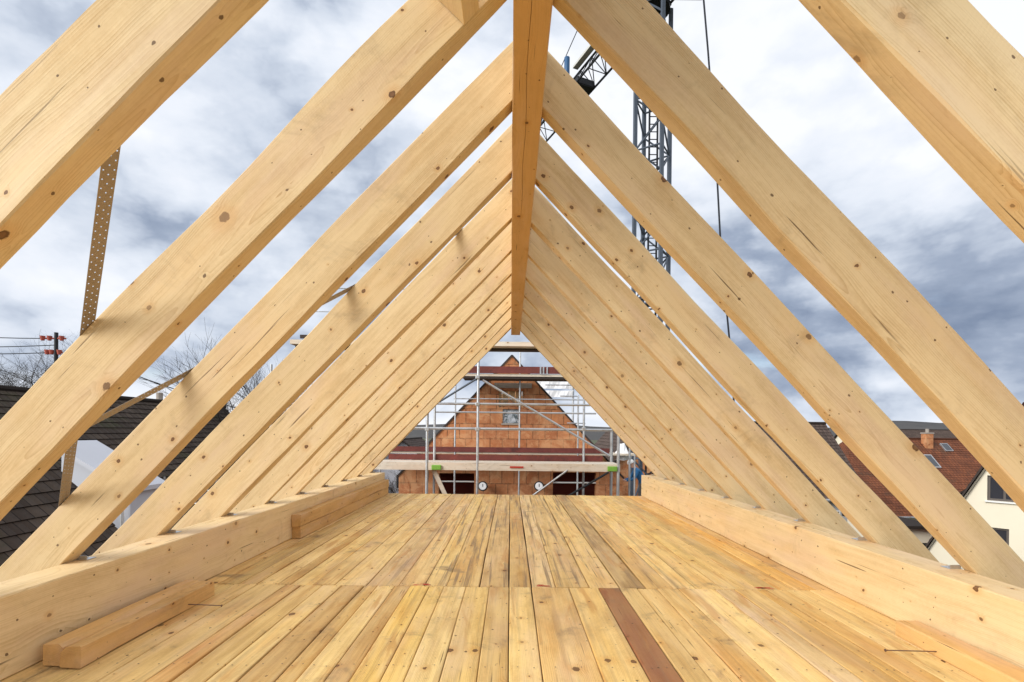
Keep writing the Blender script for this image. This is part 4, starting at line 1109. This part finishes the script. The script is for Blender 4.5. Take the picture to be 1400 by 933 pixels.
# ------------------------------------------------------------------ trees
def bare_tree(loc, height, label, seed, spread=.7, twigs=6, thick=.022, group='bare trees beyond the roofs', fork=0.3):
    r_ = random.Random(seed)
    t_ = empty('bare_tree', loc, label, 'tree', group)
    bt = bmesh.new(); bc = bmesh.new()
    L0 = Vector(loc); height *= 1.17
    def grow(p, d, L, r, lev):
        n = 3; q = p
        for i in range(n):
            d2 = (d + Vector((r_.gauss(0, .10), r_.gauss(0, .10), r_.gauss(0.03, .06)))).normalized()
            e = q + d2 * (L / n)
            ra = r * (1 - .35 * i / n); rb_ = r * (1 - .35 * (i + 1) / n)
            tube(bt if lev == 0 else bc, q, e, ra, rb_, 7 if lev < 2 else (4 if lev < 4 else 3), cap=False)
            if lev and lev < twigs and r_.random() < .75:
                grow(e, (d2 + Vector((r_.gauss(0, spread), r_.gauss(0, spread), r_.gauss(.02, .3)))).normalized(), L * r_.uniform(.5, .75), rb_ * .5, lev + 1)
            q = e; d = d2
        if lev < twigs:
            for k in range(r_.choice((2, 3)) + (2 if lev == 0 else 0)):
                a = r_.uniform(0, 6.28)
                dv = (d + Vector((math.cos(a), math.sin(a), 0)) * spread * r_.uniform(.7, 1.3)).normalized()
                grow(q, dv, L * r_.uniform(.62, .86), r * .54, lev + 1)
    grow(L0, Vector((0, 0, 1)), height * fork, height * thick, 0)
    obj('trunk', bt, M['bark'], t_); obj('crown', bc, M['bark'], t_)
    return t_
p = at(22, 530, 34); bare_tree((p.x, 34, GROUND), 12.2, 'tall bare tree behind the long dark roof at the far left', 12, thick=.016, spread=.8)
p = at(-60, 530, 38); bare_tree((p.x, 38, GROUND), 10.5, 'bare tree further left, mostly outside the edge of the view', 18)
p = at(182, 545, 48); bare_tree((p.x, 48, GROUND), 6.5, 'dense bare tree just over the dark ridge, left', 5, spread=.6)
p = at(212, 550, 52); bare_tree((p.x, 52, GROUND), 6.2, 'second bare tree over the dark ridge, partly behind the steel strap', 9, spread=.6)
p = at(375, 500, 24); bare_tree((p.x, 24, GROUND), 8.6, 'bare tree under the high scaffold plank, left of centre', 7, spread=.5)
p = at(335, 550, 30); bare_tree((p.x, 30, GROUND), 6.0, 'bare tree between the left rafters above the red wall', 31, spread=.6)
p = at(567, 600, 26); bare_tree((p.x, 26, GROUND), 5.0, 'dark bare tree low behind the left end of the red toe boards', 8, spread=.5)
p = at(620, 575, 40); bare_tree((p.x, 40, GROUND), 6.1, 'hazy bare tree beside the left rake of the block gable', 10, spread=.6)
p = at(1226, 580, 60); bare_tree((p.x, 60, GROUND), 6.6, 'small bare tree on the skyline at the right', 14, spread=.6)
def conifer(loc, h, label, seed, group='evergreens in the gardens'):
    r_ = random.Random(seed)
    t_ = empty('evergreen_tree', loc, label, 'tree', group)
    bm = bmesh.new(); tube(bm, loc, (loc[0], loc[1], loc[2] + h), .12, .02, 7); obj('trunk', bm, M['bark'], t_)
    bm = bmesh.new()
    for i in range(1500):
        t = r_.random() ** .8; z = h * (.08 + .92 * t); rad = (1 - t) ** .8 * h * .24 * (.75 + .35 * math.sin(i * .7)) + .05
        a = r_.uniform(0, 6.28); q = rad * math.sqrt(r_.uniform(.25, 1.0))
        c = Vector((loc[0] + q * math.cos(a), loc[1] + q * math.sin(a), loc[2] + z - q * .25))
        s_ = .13; d1 = Vector((math.cos(a), math.sin(a), r_.uniform(-.5, .2))).normalized() * s_ * r_.uniform(.8, 1.8)
        d2 = Vector((r_.gauss(0, 1), r_.gauss(0, 1), r_.gauss(0, 1))).normalized() * s_ * .6
        bm.faces.new([bm.verts.new(c - d2), bm.verts.new(c + d1), bm.verts.new(c + d2)])
    o = obj_nr('crown', bm, M['evergreen'], t_)
    return t_
q = at(813, 606, 18.5); conifer((q.x, 18.5, -3.2), 3.0, 'small green conifer right of the block gable behind the scaffold', 3)
q = at(1322, 700, 24.5); conifer((13.6, 22.5, GROUND), 4.0, 'dark conifer beside the cream annex on the right', 4)
q = at(1230, 740, 17.0); conifer((12.6, 18.2, GROUND), 2.4, 'low dark conifer in the yard below the brown roof', 5)
conifer((8.6, 19.5, GROUND), 4.4, 'dark conifer right of the worker, behind the right rafters', 6)
# hedge in the yard to the right
bm = bmesh.new(); r_ = random.Random(8)
for i in range(5200):
    c = Vector((r_.uniform(8.0, 14.6), r_.uniform(16.6, 17.6), GROUND + r_.uniform(0, 1.7)))
    v1 = Vector((r_.gauss(0, 1), r_.gauss(0, 1), r_.gauss(0, 1))).normalized() * .12; v2 = Vector((r_.gauss(0, 1), r_.gauss(0, 1), r_.gauss(0, 1))).normalized() * .10
    bm.faces.new([bm.verts.new(c), bm.verts.new(c + v1), bm.verts.new(c + v2)])
me = bpy.data.meshes.new('hedge'); bm.to_mesh(me); bm.free(); me.materials.append(M['evergreen']); o = bpy.data.objects.new('hedge', me); COL.objects.link(o)
tag(o, 'dark clipped hedge across the yard below the cream gable', 'hedge')

# ------------------------------------------------------------------ power pole and wires, left
pp = at(77, 457, 20)
pole = empty('power_pole', (pp.x, 20, GROUND), 'dark pole with red insulators carrying wires at the left edge', 'power pole')
bm = bmesh.new(); tube(bm, (pp.x, 20, GROUND), (pp.x, 20, pp.z + .06), .09, .065, 10); obj('mast', bm, M['crane_dark'], pole)
for py, L in ((463, .34), (482, .22)):
    z = at(77, py, 20).z
    bm = bmesh.new(); tube(bm, (pp.x - L * 1.6, 20, z), (pp.x + L * 1.1, 20, z), .035, .035, 8)
    obj('cross_arm', bm, M['insulator'], pole)
    for q in (-1.5, -.7, .7):
        bm = bmesh.new(); tube(bm, (pp.x + L * q, 19.97, z - .09), (pp.x + L * q, 19.97, z + .09), .06, .09, 10); obj('insulator', bm, M['insulator'], pole)
for i, (py, ly) in enumerate(((463, 458), (472, 470), (482, 479))):
    a_ = at(77, py, 20); b_ = at(-120, ly - (0 if i else 6), 20)
    bm = bmesh.new(); n = 8
    for k in range(n):
        t0, t1 = k / n, (k + 1) / n
        f_ = lambda t: a_.lerp(b_, t) - Vector((0, 0, .25 * math.sin(t * math.pi) * .4))
        tube(bm, f_(t0), f_(t1), .018, n=5, cap=False)
    o = obj('power_line', bm, M['cable']); tag(o, ['upper wire running left from the pole with red insulators', 'middle wire running left from the pole with red insulators', 'lower wire running left from the pole with red insulators'][i], 'wire', 'wires on the left pole')
bm = bmesh.new(); A = at(120, 488, 22); B = at(330, 560, 24)
for k in range(8):
    f_ = lambda t: A.lerp(B, t) - Vector((0, 0, .12 * math.sin(t * math.pi)))
    tube(bm, f_(k / 8), f_((k + 1) / 8), .022, n=5, cap=False)
o = obj('power_line', bm, M['cable']); tag(o, 'single black wire crossing the sky behind the steel strap on the left', 'wire', 'wires on the left pole')
